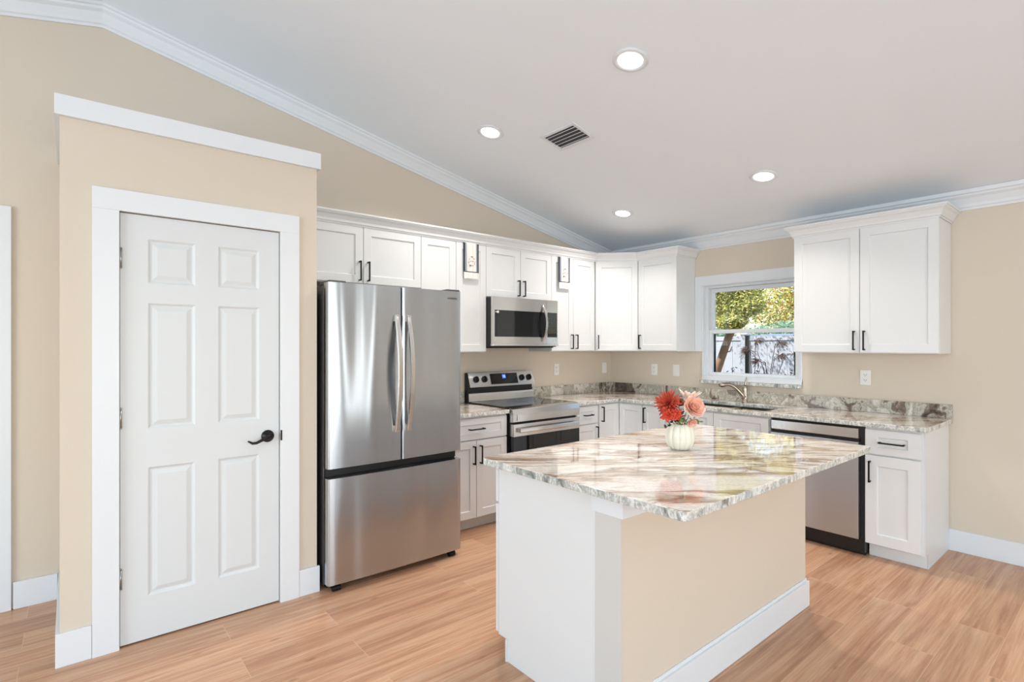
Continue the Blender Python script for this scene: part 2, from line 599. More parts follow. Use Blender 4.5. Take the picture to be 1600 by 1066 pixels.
# baseboards
def baseboard(name, x0, x1, y0, y1, label):
    return structure(name, bx(x0, x1, y0, y1, 0, 0.145), M_trim, label, 'baseboard', bevel=0.002)
baseboard('baseboard_right', -0.015, 0, YB, -3.008, 'white baseboard along the wall right of the base cabinets')
baseboard('baseboard_back', -4.942, -4.760, -0.018, 0, 'white baseboard behind the left side of the pantry')
baseboard('baseboard_left', XL, XL+0.015, YB, 0, 'white baseboard on the far left wall')
baseboard('baseboard_front', -1.90, -0.015, YB, YB+0.015, 'white baseboard behind the viewer')

# ------------------------------------------------------------------ pantry closet
PX0, PX1, PY, PZ = -4.742, -3.611, -0.836, 2.432
DX0, DX1, DZ = -4.530, -3.815, 2.043
bm = bmesh.new()
box(bm, PX0, DX0, PY, PY+0.11, 0, PZ)
box(bm, DX1, PX1, PY, PY+0.11, 0, PZ)
box(bm, DX0, DX1, PY, PY+0.11, DZ, PZ)
box(bm, PX0, PX0+0.11, PY+0.11, 0, 0, PZ)
box(bm, PX1-0.11, PX1, PY+0.11, 0, 0, PZ)
box(bm, PX0+0.11, PX1-0.11, PY+0.11, 0, PZ-0.03, PZ)
structure('wall_pantry', bm, M_wall, 'tan pantry closet walls left of the refrigerator', 'wall')
bm = bmesh.new()
box(bm, PX0-0.018, PX1+0.016, PY-0.022, PY, 2.430, 2.520)
box(bm, PX0-0.018, PX0, PY, 0, 2.430, 2.520)
box(bm, PX1, PX1+0.016, PY, 0, 2.430, 2.520)
box(bm, PX0, PX1, PY, 0, 2.434, 2.440)
structure('trim_3', bm, M_trim, 'flat white board capping the top of the pantry', 'trim')
bm = bmesh.new()
CW = 0.100
box(bm, DX0-CW, DX0, PY-0.018, PY, 0, DZ)
box(bm, DX1, DX1+CW, PY-0.018, PY, 0, DZ)
box(bm, DX0-CW, DX1+CW, PY-0.018, PY, DZ, DZ+0.098)
structure('trim_4', bm, M_trim, 'flat white casing around the pantry door', 'door casing', bevel=0.0015)
bm = bmesh.new()
box(bm, PX0-0.015, DX0-CW-0.001, PY-0.015, PY, 0, 0.148)
box(bm, PX0-0.015, PX0, PY, -0.02, 0, 0.148)
structure('baseboard_pantry', bm, M_trim, 'white baseboard at the left corner of the pantry', 'baseboard', bevel=0.002)
structure('baseboard_nook', bx(DX1+CW+0.001, PX1+0.012, PY-0.015, PY, 0, 0.148), M_trim, 'short white baseboard between pantry casing and refrigerator', 'baseboard', bevel=0.002)

RINGS6 = [(0.010, 0.0075), (0.016, 0.0080), (0.036, 0.0015), (0.038, 0.0010)]
def six_panel(parent, w, h):
    px = [(0.109, 0.306), (0.410, w-0.102)]
    pz = [(0.205, 0.822), (1.008, 1.612), (1.708, 1.920)]
    pan = [(a, b, c, d) for a, b in px for c, d in pz]
    return obj('door_leaf', slab(w, h, 0.035, pan, RINGS6), M_door, parent, bevel=0.0012)

door = empty('door_1', (DX0+0.003, PY+0.004, 0.008), 0, 'closed white six-panel pantry door with a dark lever handle', 'door', kind='structure')
leaf = six_panel(door, DX1-DX0-0.006, DZ-0.012)
bm = bmesh.new()     # jamb behind the leaf
box(bm, -0.002, 0.7095+0.001, 0.040, 0.050, -0.006, DZ-0.01)
obj('door_stop', bm, M_blackplastic, door)
for zc in (1.818, 1.068, 0.315):
    bm = bmesh.new()
    tube([(0.002, -0.008, zc-0.045), (0.002, -0.008, zc+0.045)], 0.006, 10, bm)
    tube([(0.002, -0.008, zc+0.045), (0.002, -0.008, zc+0.050)], [0.007, 0.004], 10, bm)
    tube([(0.002, -0.008, zc-0.050), (0.002, -0.008, zc-0.045)], [0.004, 0.007], 10, bm)
    obj('hinge', bm, M_chrome, door, smooth=True)
hx = 0.7095 - 0.060
hz = 0.915
hnd = obj('rosette', loft([[Vector((hx + r*math.cos(2*PI*k/32), y, hz + r*math.sin(2*PI*k/32))) for k in range(32)]
                           for r, y in ((0.033, 0.0), (0.033, -0.006), (0.029, -0.012), (0.014, -0.017), (0.012, -0.040), (0.004, -0.044))]), M_bronze, door, smooth=True)
lp = [(hx, -0.046, hz), (hx-0.02, -0.050, hz-0.002), (hx-0.045, -0.050, hz-0.014), (hx-0.068, -0.050, hz-0.024), (hx-0.088, -0.050, hz-0.024), (hx-0.110, -0.052, hz-0.010)]
obj('lever', tube(lp, [0.011, 0.010, 0.008, 0.0075, 0.007, 0.004], 12), M_bronze, door, smooth=True)
obj('strike_plate', bx(0.7095+0.001, 0.7095+0.010, -0.024, -0.0225, hz-0.028, hz+0.028), M_black, door)

# doorway at the far left of the range wall
bm = bmesh.new()
box(bm, D2b-0.002, D2b+0.096, -0.020, 0, 0, 2.160)
box(bm, D2a-0.096, D2a, -0.020, 0, 0, 2.160)
box(bm, D2a, D2b-0.002, -0.020, 0, 2.06, 2.160)
structure('trim_5', bm, M_trim, 'white door casing at the far left edge behind the pantry', 'door casing', bevel=0.0015)
door2 = empty('door_2', (D2a+0.004, 0.03, 0.008), 0, 'white panel door at the far left behind the pantry', 'door', kind='structure')
w2 = D2b-D2a-0.008
obj('door_leaf', slab(w2, 2.045, 0.035, [(a, b, c, d) for a, b in ((0.12, 0.385), (0.49, w2-0.12)) for c, d in ((0.205, 0.822), (1.008, 1.612), (1.708, 1.920))], RINGS6), M_door, door2)

# ------------------------------------------------------------------ cabinets
SH = [(0.003, 0.006), (0.0035, 0.009)]
T = 0.020
def handle_v(parent, x, zc, y, L=0.140):
    bm = bmesh.new()
    box(bm, x-0.0048, x+0.0048, y-0.036, y-0.027, zc-L/2, zc+L/2)
    box(bm, x-0.0048, x+0.0048, y-0.036, y, zc+L/2-0.010, zc+L/2)
    box(bm, x-0.0048, x+0.0048, y-0.036, y, zc-L/2, zc-L/2+0.010)
    return obj('handle', bm, M_black, parent, bevel=0.001)
def handle_h(parent, xc, z, y, L=0.140):
    bm = bmesh.new()
    box(bm, xc-L/2, xc+L/2, y-0.036, y-0.027, z-0.0048, z+0.0048)
    box(bm, xc+L/2-0.010, xc+L/2, y-0.036, y, z-0.0048, z+0.0048)
    box(bm, xc-L/2, xc-L/2+0.010, y-0.036, y, z-0.0048, z+0.0048)
    return obj('handle', bm, M_black, parent, bevel=0.001)
def front(parent, name, x0, x1, z0, z1, y, rail=0.057, handle=None, flat=False, hz=None, L=0.140):
    """shaker front with its outer face at local y; handle: 'l','r' (vertical) or 'h'"""
    w, h = x1-x0, z1-z0
    r = min(rail, h*0.30)
    pan = [] if flat else [(rail, w-rail, r, h-r)]
    d = obj(name, slab(w, h, T-0.001, pan, SH, x0, z0, y), M_cab, parent, bevel=0.0012)
    if handle == 'l': handle_v(d, x0+0.030, hz, y, L)
    if handle == 'r': handle_v(d, x1-0.030, hz, y, L)
    if handle == 'h': handle_h(d, (x0+x1)/2, (z0+z1)/2, y, L)
    return d

UB, UT, UD = 1.360, 2.262, 0.325        # uppers
def upper(loc, rz, w, doors, label, zb=UB, zt=UT, depth=UD-T, side_r=False):
    root = empty('wall_cabinet', loc, rz, label, 'cabinet')
    obj('cabinet_body', bx(0.0005, w-0.0005, -depth, -0.002, zb, zt), M_cab, root, bevel=0.001)
    for (a, b, hside) in doors:
        front(root, 'door', a+0.002, b-0.002, zb+0.006, zt-0.003, -UD, handle=hside, hz=zb+0.072+0.020)
    return root

fx0 = -3.565
upper((fx0, 0, 0), 0, -2.629-fx0, [(0, -3.097-fx0, 'r'), (-3.097-fx0, -2.629-fx0, 'l')],
      'short white wall cabinet directly above the refrigerator', zb=1.852)
upper((-2.629, 0, 0), 0, 0.626, [(0, 0.322, None), (0.322, 0.626, None)],
      'tall white wall cabinet between the refrigerator and microwave, a striped towel over its door')
upper((-2.003, 0, 0), 0, 0.765, [(0, 0.382, 'r'), (0.382, 0.765, 'l')],
      'short white two-door wall cabinet directly above the microwave', zb=1.828)
upper((-1.238, 0, 0), 0, 0.626, [(0, 0.294, 'r'), (0.294, 0.600, 'l')],
      'tall white wall cabinet right of the microwave with a towel over its left door')
# diagonal corner cabinet
CD = 0.600
root = empty('corner_wall_cabinet', (0, 0, 0), 0, 'angled white wall cabinet filling the corner of the room', 'cabinet')
ud = UD - T
pts = [(-0.003, -0.003), (-CD-0.011, -0.003), (-CD-0.011, -ud), (-ud, -CD-0.011), (-0.003, -CD-0.011)]
obj('cabinet_body', loft([[Vector((x, y, z)) for x, y in pts] for z in (UB, UT)]), M_cab, root, bevel=0.001)
dl = (CD+0.011-ud)*math.sqrt(2)
dr = obj('door', slab(dl-0.014, UT-UB-0.009, T-0.001, [(0.057, dl-0.014-0.057, 0.057, UT-UB-0.009-0.057)], SH, 0.007, UB+0.006, -T), M_cab, root, bevel=0.0012)
dr.location = (-CD-0.011, -ud, 0)
dr.rotation_euler = (0, 0, -PI/4)
handle_v(dr, 0.036, UB+0.092, -T)
upper((0, -0.612, 0), -PI/2, 0.452, [(0.012, 0.452, 'l')], 'white single-door wall cabinet left of the kitchen window')
upper((0, -2.112, 0), -PI/2, 0.908, [(0, 0.452, 'r'), (0.452, 0.908, 'l')], 'white two-door wall cabinet right of the kitchen window')

# crown on the cabinets: mitred sweeps
CC = [(0.0, 0.0), (0.004, 0.0), (0.006, 0.010), (0.013, 0.013), (0.016, 0.028), (0.030, 0.052), (0.044, 0.062), (0.047, 0.070), (0.053, 0.072), (0.053, 0.084), (0.0, 0.084)]
def sweep(path, prof, z0):
    st = []
    n = len(path)
    P_ = [Vector((p[0], p[1])) for p in path]
    for i in range(n):
        d0 = (P_[i]-P_[i-1]).normalized() if i > 0 else None
        d1 = (P_[i+1]-P_[i]).normalized() if i < n-1 else None
        d0 = d0 or d1
        d1 = d1 or d0
        n0 = Vector((d0.y, -d0.x))
        n1 = Vector((d1.y, -d1.x))
        mvec = (n0+n1).normalized()
        k = 1.0/max(0.3, mvec.dot(n0))
        st.append([Vector((P_[i].x + mvec.x*o*k, P_[i].y + mvec.y*o*k, z0+z)) for o, z in prof])
    return loft(st)
Y1 = -UD-0.0015
diag = 0.3535*T*2 - 0.0   # face of angled door sits T in front of the body
off = T*math.sqrt(2)
path = [(fx0, Y1), (-CD-0.011-0.0055, Y1), (Y1, -CD-0.011-0.0055), (Y1, -1.066), (-0.004, -1.066)]
r_ = obj('cabinet_crown', sweep(path, CC, UT-0.004), M_cab)
tag(r_, 'white crown moulding running along the wall cabinets from refrigerator to window', 'crown moulding')
path = [(-0.004, -2.110), (Y1, -2.110), (Y1, -3.022), (-0.004, -3.022)]
r_ = obj('cabinet_crown', sweep(path, CC, UT-0.004), M_cab)
tag(r_, 'white crown moulding on top of the cabinet right of the window', 'crown moulding')

# base cabinets
BT, BD, TK = 0.876, 0.630, 0.100
def base(loc, rz, w, fronts, label, name='base_cabinet', panel=None, hollow=False):
    root = empty(name, loc, rz, label, 'cabinet')
    if hollow:
        bm = bmesh.new()
        box(bm, 0.0005, 0.018, -(BD-T), -0.004, TK, BT-0.001)
        box(bm, w-0.018, w-0.0005, -(BD-T), -0.004, TK, BT-0.001)
        box(bm, 0.018, w-0.018, -(BD-T), -0.004, TK, TK+0.018)
        box(bm, 0.018, w-0.018, -(BD-T), -(BD-T)+0.018, TK+0.018, 0.20)
        box(bm, 0.018, w-0.018, -(BD-T), -(BD-T)+0.018, 0.70, BT-0.001)
        obj('cabinet_body', bm, M_cab, root)
    else:
        obj('cabinet_body', bx(0.0005, w-0.0005, -(BD-T), -0.004, TK, BT-0.001), M_cab, root, bevel=0.001)
    obj('toe_kick', bx(0.001, w-0.001, -0.535, -0.522, 0.001, TK), M_cab, root)
    for f in fronts:
        front(root, *f[:5], -BD, **f[5])
    return root
zD0, zD1, zR0, zR1 = 0.108, 0.692, 0.702, 0.862
base((-2.640, 0, 0), 0, 0.620, [('drawer', 0.003, 0.612, zR0, zR1, dict(handle='h')),
     ('door', 0.003, 0.313, zD0, zD1, dict(handle='r', hz=0.585)), ('door', 0.317, 0.612, zD0, zD1, dict(handle='l', hz=0.585))],
     'white base cabinet between the refrigerator and the range')
base((-1.234, 0, 0), 0, 0.314, [('drawer', 0.012, 0.300, zR0, zR1, dict(handle='h', L=0.110)), ('door', 0.012, 0.300, zD0, zD1, dict(handle='r', hz=0.600))],
     'narrow white drawer-and-door base cabinet just right of the range')
# corner susan cabinet (L shape)
root = empty('corner_base_cabinet', (0, 0, 0), 0, 'white corner base cabinet with two doors meeting at an inside angle', 'cabinet')
LL = 0.918
pts = [(-0.004, -0.004), (-LL, -0.004), (-LL, -(BD-T)), (-(BD-T), -(BD-T)), (-(BD-T), -LL+0.018), (-0.004, -LL+0.018)]
obj('cabinet_body', loft([[Vector((x, y, z)) for x, y in pts] for z in (TK, BT-0.001)]), M_cab, root)
bm = bmesh.new()
box(bm, -LL, -0.535, -0.535, -0.522, 0.001, TK)
box(bm, -0.535, -0.522, -LL+0.018, -0.522, 0.001, TK)
obj('toe_kick', bm, M_cab, root)
d = obj('door', slab(LL-BD-0.006, zR1-zD0, T-0.001, [(0.05, LL-BD-0.006-0.05, 0.057, zR1-zD0-0.057)], SH, -LL+0.004, zD0, -BD), M_cab, root, bevel=0.0012)
handle_v(d, -LL+0.034, 0.775, -BD)
dd = LL-0.018-BD
d = obj('door', slab(dd-0.006, zR1-zD0, T-0.001, [(0.05, dd-0.006-0.05, 0.057, zR1-zD0-0.057)], SH, 0.003, zD0, 0), M_cab, root, bevel=0.0012)
d.location = (-BD, -BD, 0)
d.rotation_euler = (0, 0, -PI/2)
base((0, -0.902, 0), -PI/2, 0.246, [('door', 0.003, 0.243, zD0, zR1, dict(handle='l', hz=0.775, rail=0.05))],
     'narrow full-height white base cabinet left of the sink')
base((0, -1.150, 0), -PI/2, 0.910, [('drawer_front', 0.003, 0.452, zR0, zR1, dict()), ('drawer_front', 0.456, 0.903, zR0, zR1, dict()),
     ('door', 0.003, 0.452, zD0, zD1, dict(handle='r', hz=0.60)), ('door', 0.456, 0.903, zD0, zD1, dict(handle='l', hz=0.60))],
     'wide white sink base cabinet beneath the kitchen window', hollow=True)
r_ = base((0, -2.686, 0), -PI/2, 0.318, [('drawer', 0.004, 0.306, zR0, zR1, dict(handle='h', rail=0.068)), ('door', 0.004, 0.306, zD0, zD1, dict(handle='l', hz=0.585, rail=0.068))],
     'white base cabinet at the right end of the counter beside the dishwasher')
bm = bmesh.new()
bp = [(-0.004, 0.001), (-0.535, 0.001), (-0.535, TK), (-(BD-T), TK), (-(BD-T), BT-0.001), (-0.004, BT-0.001)]
loft([[Vector((x, y, z)) for y, z in bp] for x in (0.3185, 0.3225)], bm=bm)
obj('end_panel', bm, M_cab, r_)

# ------------------------------------------------------------------ countertops
ZC0, ZC1 = 0.877, 0.908
CF = 0.655
o = obj('countertop', bx(-2.650, -2.018, -CF, -0.002, ZC0, ZC1, 0), [M_granite, M_granite_edge], bevel=0.004)
for p_ in o.data.polygons:
    if abs(p_.normal.z) < 0.5: p_.material_index = 1
tag(o, 'short granite countertop between the refrigerator and the range', 'countertop')
SX0, SX1, SY0, SY1 = -0.560, -0.150, -2.000, -1.200
xs = [-1.236, -CF, SX0, SX1, -0.002]
ys = [-3.030, SY0, SY1, -CF, -0.002]
def keep(x, y):
    if x < -CF and y < -CF: return False
    if SX0 < x < SX1 and SY0 < y < SY1: return False
    return True
o = obj('countertop', grid_slab(xs, ys, keep, ZC0, ZC1), [M_granite, M_granite_edge], bevel=0.004)
tag(o, 'long L-shaped granite countertop around the corner and sink', 'countertop')

def splash(x0, x1, y0, y1, label):
    o = obj('backsplash', bx(x0, x1, y0, y1, ZC1+0.0005, 1.006), M_granite_splash, bevel=0.0015)
    tag(o, label, 'backsplash')
splash(-2.650, -2.018, -0.022, -0.002, 'low granite backsplash strip left of the range')
splash(-1.236, -0.002, -0.022, -0.002, 'low granite backsplash strip on the range wall right of the range')
splash(-0.022, -0.002, -3.030, -0.023, 'long low granite backsplash strip below the window')

# sink
root = empty('kitchen_sink', (0, 0, 0.66), 0, 'undermount stainless double bowl sink below the window', 'sink')
for nm, ya, yb in (('bowl', SY0-0.012, -1.615), ('bowl', -1.585, SY1+0.012)):
    xa, xb = SX0-0.010, SX1+0.010
    zb, zt_ = 0.0, 0.216
    bm = bmesh.new()
    r0 = [(xa+0.03, ya+0.03), (xb-0.03, ya+0.03), (xb-0.03, yb-0.03), (xa+0.03, yb-0.03)]
    r1 = [(xa, ya), (xb, ya), (xb, yb), (xa, yb)]
    r2 = [(xa-0.012, ya-0.012), (xb+0.012, ya-0.012), (xb+0.012, yb+0.012), (xa-0.012, yb+0.012)]
    inner = [[Vector((x, y, zb)) for x, y in r0], [Vector((x, y, zb+0.03)) for x, y in r1], [Vector((x, y, zt_)) for x, y in r1], [Vector((x, y, zt_)) for x, y in r2],
             [Vector((x, y, zb+0.02)) for x, y in r2]]
    loft(inner, caps=False, bm=bm)
    bm.verts.ensure_lookup_table()
    bm.faces.new([bm.verts[i] for i in range(4)])
    bm.faces.new([bm.verts[i] for i in range(16, 20)])
    obj('bowl', bm, M_steelsink, root)
    obj('drain', lathe([(0.042, 0.0005), (0.042, 0.004), (0.03, 0.002), (0.002, 0.001)], 24, ((xa+xb)/2, (ya+yb)/2, 0)), M_chrome, root, smooth=True)

# faucet
FX, FY = -0.085, -1.600
root = empty('kitchen_faucet', (FX, FY, ZC1), math.radians(-38), 'brushed nickel single-lever faucet behind the sink', 'faucet')
obj('faucet_body', lathe([(0.028, 0.0), (0.028, 0.008), (0.022, 0.016), (0.019, 0.05), (0.020, 0.10), (0.021, 0.125), (0.018, 0.140), (0.008, 0.150)], 24), M_nickel, root, smooth=True)
sp = []
for k in range(13):
    t = k/12
    x = -0.008 - 0.205*t
    z = 0.045 + 0.118*math.sin(min(1.0, t*1.12)*PI*0.60) - 0.0*t
    sp.append((x, 0, z))
sp.append((-0.220, 0, 0.140))
obj('spout', tube(sp, [0.024, 0.022, 0.020, 0.0185, 0.0175, 0.017, 0.0165, 0.0165, 0.017, 0.018, 0.020, 0.023, 0.023, 0.019], 14), M_nickel, root, smooth=True)
obj('lever', tube([(0, 0, 0.142), (0.002, 0, 0.165), (0.008, 0.0, 0.195), (0.012, 0, 0.225)], [0.012, 0.010, 0.008, 0.006], 12), M_nickel, root, smooth=True)

# ------------------------------------------------------------------ window over the sink
win = empty('window_1', (0.0, WY1, WZ0), -PI/2, 'white single-hung kitchen window above the sink', 'window', kind='structure')
W_ = WY1-WY0
H_ = WZ1-WZ0
bm = bmesh.new()
# local: x along wall to the right, -y into room, +y outdoors
FR = 0.042
box(bm, 0.001, FR, 0.030, 0.120, 0.001, H_-0.001)
box(bm, W_-FR, W_-0.001, 0.030, 0.120, 0.001, H_-0.001)
box(bm, FR, W_-FR, 0.030, 0.120, 0.001, 0.046)
box(bm, FR, W_-FR, 0.030, 0.120, H_-0.036, H_-0.001)
obj('window_frame', bm, M_trim, win, bevel=0.002)
bm = bmesh.new()
zm = 1.527-WZ0
A0, A1 = FR, W_-FR
S = 0.030
def sash(y0, y1, z0, z1, bottom):
    bm = bmesh.new()
    box(bm, A0, A0+S, y0, y1, z0, z1)
    box(bm, A1-S, A1, y0, y1, z0, z1)
    box(bm, A0+S, A1-S, y0, y1, z1-0.036, z1)
    box(bm, A0+S, A1-S, y0, y1, z0, z0+bottom)
    return bm
s1 = obj('upper_sash', sash(0.082, 0.112, zm+0.004, H_-0.037, 0.034), M_trim, win, bevel=0.002)
s2 = obj('lower_sash', sash(0.045, 0.078, 0.047, zm+0.040, 0.028), M_trim, win, bevel=0.002)
obj('pane', bx(A0+S-0.002, A1-S+0.002, 0.096, 0.099, zm+0.03, H_-0.07), M_glass, s1)
obj('pane', bx(A0+S-0.002, A1-S+0.002, 0.060, 0.063, 0.070, zm+0.006), M_glass, s2)
obj('screen_frame', loft([[Vector((x, y, z)) for x, z in ((A0+0.004, 0.05), (A0+S+0.003, 0.05), (A0+S+0.003, zm), (A0+0.004, zm))] for y in (0.100, 0.110)]), M_bronze, win)
# head casing and the flat filler boards between cabinets and window
bm = bmesh.new()
box(bm, -0.074, W_+0.066, -0.018, -0.001, H_-0.006, H_+0.082)
box(bm, -0.074, 0.0, -0.018, -0.001, UB-WZ0, H_-0.006)
box(bm, W_, W_+0.066, -0.018, -0.001, UB-WZ0, H_-0.006)
box(bm, -0.004, 0.012, -0.010, 0.030, 0.001, H_-0.006)
box(bm, W_-0.012, W_+0.004, -0.010, 0.030, 0.001, H_-0.006)
box(bm, 0.0, W_, -0.010, 0.030, H_-0.014, H_-0.001)
box(bm, -0.004, W_+0.004, -0.014, 0.030, 0.001, 0.040)
obj('window_casing', bm, M_trim, win, bevel=0.001)
sl = obj('window_sill', bx(-0.010, W_+0.006, -0.040, 0.028, -0.028, 0.0), M_granite_edge, win, bevel=0.002)
sl['label'] = 'granite window sill'

# ------------------------------------------------------------------ refrigerator
RFX, RFW, RFY = -3.585, 0.912, -0.945
fr = empty('refrigerator', (RFX, 0, 0), 0, 'stainless french-door refrigerator with bottom freezer drawer between pantry and cabinets', 'refrigerator')
obj('refrigerator_body', bx(0.004, RFW-0.004, -0.855, -0.060, 0.030, 1.765), M_grey, fr, bevel=0.003)
bm = bmesh.new()
box(bm, 0.010, RFW-0.010, -0.875, -0.8555, 0.660, 0.712)
box(bm, 0.012, RFW-0.012, -0.868, -0.8555, 0.05, 1.755)
obj('gasket', bm, M_blackplastic, fr)
def fridge_front(xa, xb, z0, z1, crown=0.010, rl=0.014, rr=0.014, yf=RFY, yb=-0.872):
    """plan profile slightly bowed with rounded vertical edges"""
    pl = []
    n = 22
    for k in range(n+1):
        t = k/n
        x = xa + (xb-xa)*t
        xx = (x-0.0)/RFW*2-1
        y = yf + crown*(xx*xx) 
        for edge, r in ((xa, rl), (xb, rr)):
            dd_ = abs(x-edge)
            if dd_ < r:
                y += r - math.sqrt(max(0, r*r-(r-dd_)**2))
        pl.append((x, y))
    # extra points in the rounding
    ext = []
    for edge, r, s in ((xa, rl, 1), (xb, rr, -1)):
        e_ = []
        for q in (0.0, 0.03, 0.1, 0.25, 0.5, 0.75):
            x = edge + s*r*q
            xx = x/RFW*2-1
            e_.append((x, yf + crown*xx*xx + r - math.sqrt(max(0, r*r-(r-r*q)**2))))
        ext.append(e_)
    mid = [p for p in pl if p[0] > xa+rl and p[0] < xb-rr]
    prof = ext[0] + mid + ext[1][::-1]
    prof += [(xb, yb), (xa, yb)]
    return loft([[Vector((x, y, z)) for x, y in prof] for z in (z0, z1)])
MID = -3.124-RFX
def smooth_by_angle(o, ang=35):
    me = o.data
    for p in me.polygons: p.use_smooth = True
    bm = bmesh.new(); bm.from_mesh(me)
    for e in bm.edges:
        if len(e.link_faces) == 2 and e.calc_face_angle(0) > math.radians(ang): e.smooth = False
    bm.to_mesh(me); bm.free()
    return o
dL = smooth_by_angle(obj('door', fridge_front(0.002, MID-0.0035, 0.712, 1.778, rr=0.010), M_steel, fr))
dR = smooth_by_angle(obj('door', fridge_front(MID+0.0035, RFW-0.002, 0.712, 1.778, rl=0.010), M_steel, fr))
dF = smooth_by_angle(obj('freezer_drawer', fridge_front(0.002, RFW-0.002, 0.048, 0.655), M_steel, fr))
def fhandle(x, parent):
    st = []
    n = 18
    for k in range(n+1):
        t = k/n
        z = 0.888 + 0.715*t
        bow = 0.052*math.sin(PI*t)
        y0_ = RFY - 0.022 - bow
        th = 0.016 if 0 < k < n else 0.014
        st.append([Vector((x-0.014, y0_+th, z)), Vector((x-0.014, y0_+0.003, z)), Vector((x-0.010, y0_, z)), Vector((x+0.010, y0_, z)), Vector((x+0.014, y0_+0.003, z)), Vector((x+0.014, y0_+th, z))])
    bm = loft(st)
    box(bm, x-0.012, x+0.012, RFY-0.024, RFY+0.002, 0.890, 0.925)
    box(bm, x-0.012, x+0.012, RFY-0.024, RFY+0.002, 1.566, 1.601)
    h = obj('handle', bm, M_steel2, parent)
    return smooth_by_angle(h, 30)
fhandle(MID-0.040, dL)
fhandle(MID+0.042, dR)
obj('hinge_cover', bx(0.010, 0.110, -0.930, -0.780, 1.768, 1.790), M_grey, fr, bevel=0.004)
obj('hinge_cover', bx(RFW-0.110, RFW-0.010, -0.930, -0.780, 1.7785, 1.790), M_grey, fr, bevel=0.004)
obj('base_grille', bx(0.020, RFW-0.020, -0.860, -0.600, 0.012, 0.030), M_blackplastic, fr)
for xx in (0.060, RFW-0.060):
    bm = bmesh.new()
    st = [[Vector((x, -0.905 + 0.017*math.cos(2*PI*k/16), 0.018 + 0.017*math.sin(2*PI*k/16))) for k in range(16)] for x in (xx-0.022, xx+0.022)]
    loft(st, bm=bm)
    box(bm, xx-0.028, xx+0.028, -0.905, -0.850, 0.022, 0.040)
    obj('foot', bm, M_black, fr)
def text(body, size, parent, name, mat, loc, rot, extrude=0.0004):
    cu = bpy.data.curves.new(name, 'FONT')
    cu.body = body
    cu.size = size
    cu.extrude = extrude
    cu.align_x = 'CENTER'
    cu.align_y = 'CENTER'
    tmp = bpy.data.objects.new(name, cu)
    COL.objects.link(tmp)
    dg = bpy.context.evaluated_depsgraph_get()
    me = bpy.data.meshes.new_from_object(tmp.evaluated_get(dg))
    bpy.data.objects.remove(tmp)
    me.materials.clear()
    me.materials.append(mat)
    o = bpy.data.objects.new(name, me)
    COL.objects.link(o)
    o.parent = parent
    o.location = loc
    o.rotation_euler = rot
    return o
text('SAMSUNG', 0.017, dR, 'logo', M_logo, (RFW-0.075, RFY+0.0055, 1.728), (PI/2, 0, 0.008))

# ------------------------------------------------------------------ microwave
MX0, MX1 = -2.001, -1.240
mw = empty('microwave', (MX0, 0, 1.400), 0, 'stainless over-the-range microwave mounted above the range', 'microwave')
MW = MX1-MX0
obj('microwave_body', bx(0.0, MW, -0.385, -0.004, 0.004, 0.422), M_blackplastic, mw, bevel=0.002)
MY = -0.410
bm = bmesh.new()
dx1 = 0.612
box(bm, 0.002, dx1, MY, -0.3855, 0.315, 0.426)
box(bm, 0.002, dx1, MY, -0.3855, 0.030, 0.090)
box(bm, 0.002, 0.022, MY, -0.3855, 0.090, 0.315)
box(bm, dx1-0.012, dx1, MY, -0.3855, 0.090, 0.315)
md = obj('door', bm, M_steel2, mw)
obj('door_glass', bx(0.022, dx1-0.012, MY+0.002, -0.387, 0.090, 0.315), M_blackglass, md)
st = []
for k in range(15):
    t = k/14
    z = 0.045+0.335*t
    bow = 0.045*math.sin(PI*t)
    st.append([Vector((dx1-0.052+0.0, MY-0.006-bow+0.010, z)), Vector((dx1-0.052, MY-0.006-bow-0.004, z)), Vector((dx1-0.026, MY-0.006-bow-0.004, z)), Vector((dx1-0.026, MY-0.006-bow+0.010, z))])
h_ = smooth_by_angle(obj('handle', loft(st), M_steel2, md), 40)
bm = bmesh.new()
box(bm, dx1+0.002, MW-0.002, MY, -0.3855, 0.315, 0.426)
box(bm, dx1+0.002, MW-0.002, MY, -0.3855, 0.030, 0.090)
box(bm, MW-0.010, MW-0.002, MY, -0.3855, 0.090, 0.315)
box(bm, dx1+0.002, dx1+0.016, MY, -0.3855, 0.090, 0.315)
cp = obj('control_panel', bm, M_steel2, mw)
obj('control_glass', bx(dx1+0.016, MW-0.010, MY+0.002, -0.387, 0.090, 0.315), M_blackglass, cp)
for r in range(5):
    for c in range(3):
        xx = dx1+0.036+c*0.030
        zz = 0.120+r*0.034
        obj('button', bx(xx, xx+0.010, MY+0.0012, MY+0.002, zz, zz+0.005), M_grey, cp)
obj('bottom_lip', bx(0.0, MW+0.004, MY-0.006, -0.36, 0.012, 0.0295), M_steel2, mw, bevel=0.003)
obj('vent_grille', bx(0.03, MW-0.03, -0.38, -0.05, -0.006, 0.0035), M_black, mw)
bm = bmesh.new()
box(bm, 0.030, 0.048, MY+0.001, MY+0.002, 0.296, 0.302)
st = [[Vector((0.058 + 0.012*math.cos(2*PI*k/16), y, 0.299 + 0.010*math.sin(2*PI*k/16))) for k in range(16)] for y in (MY+0.001, MY+0.002)]
loft(st, bm=bm)
obj('sticker', bm, M_plate, md)

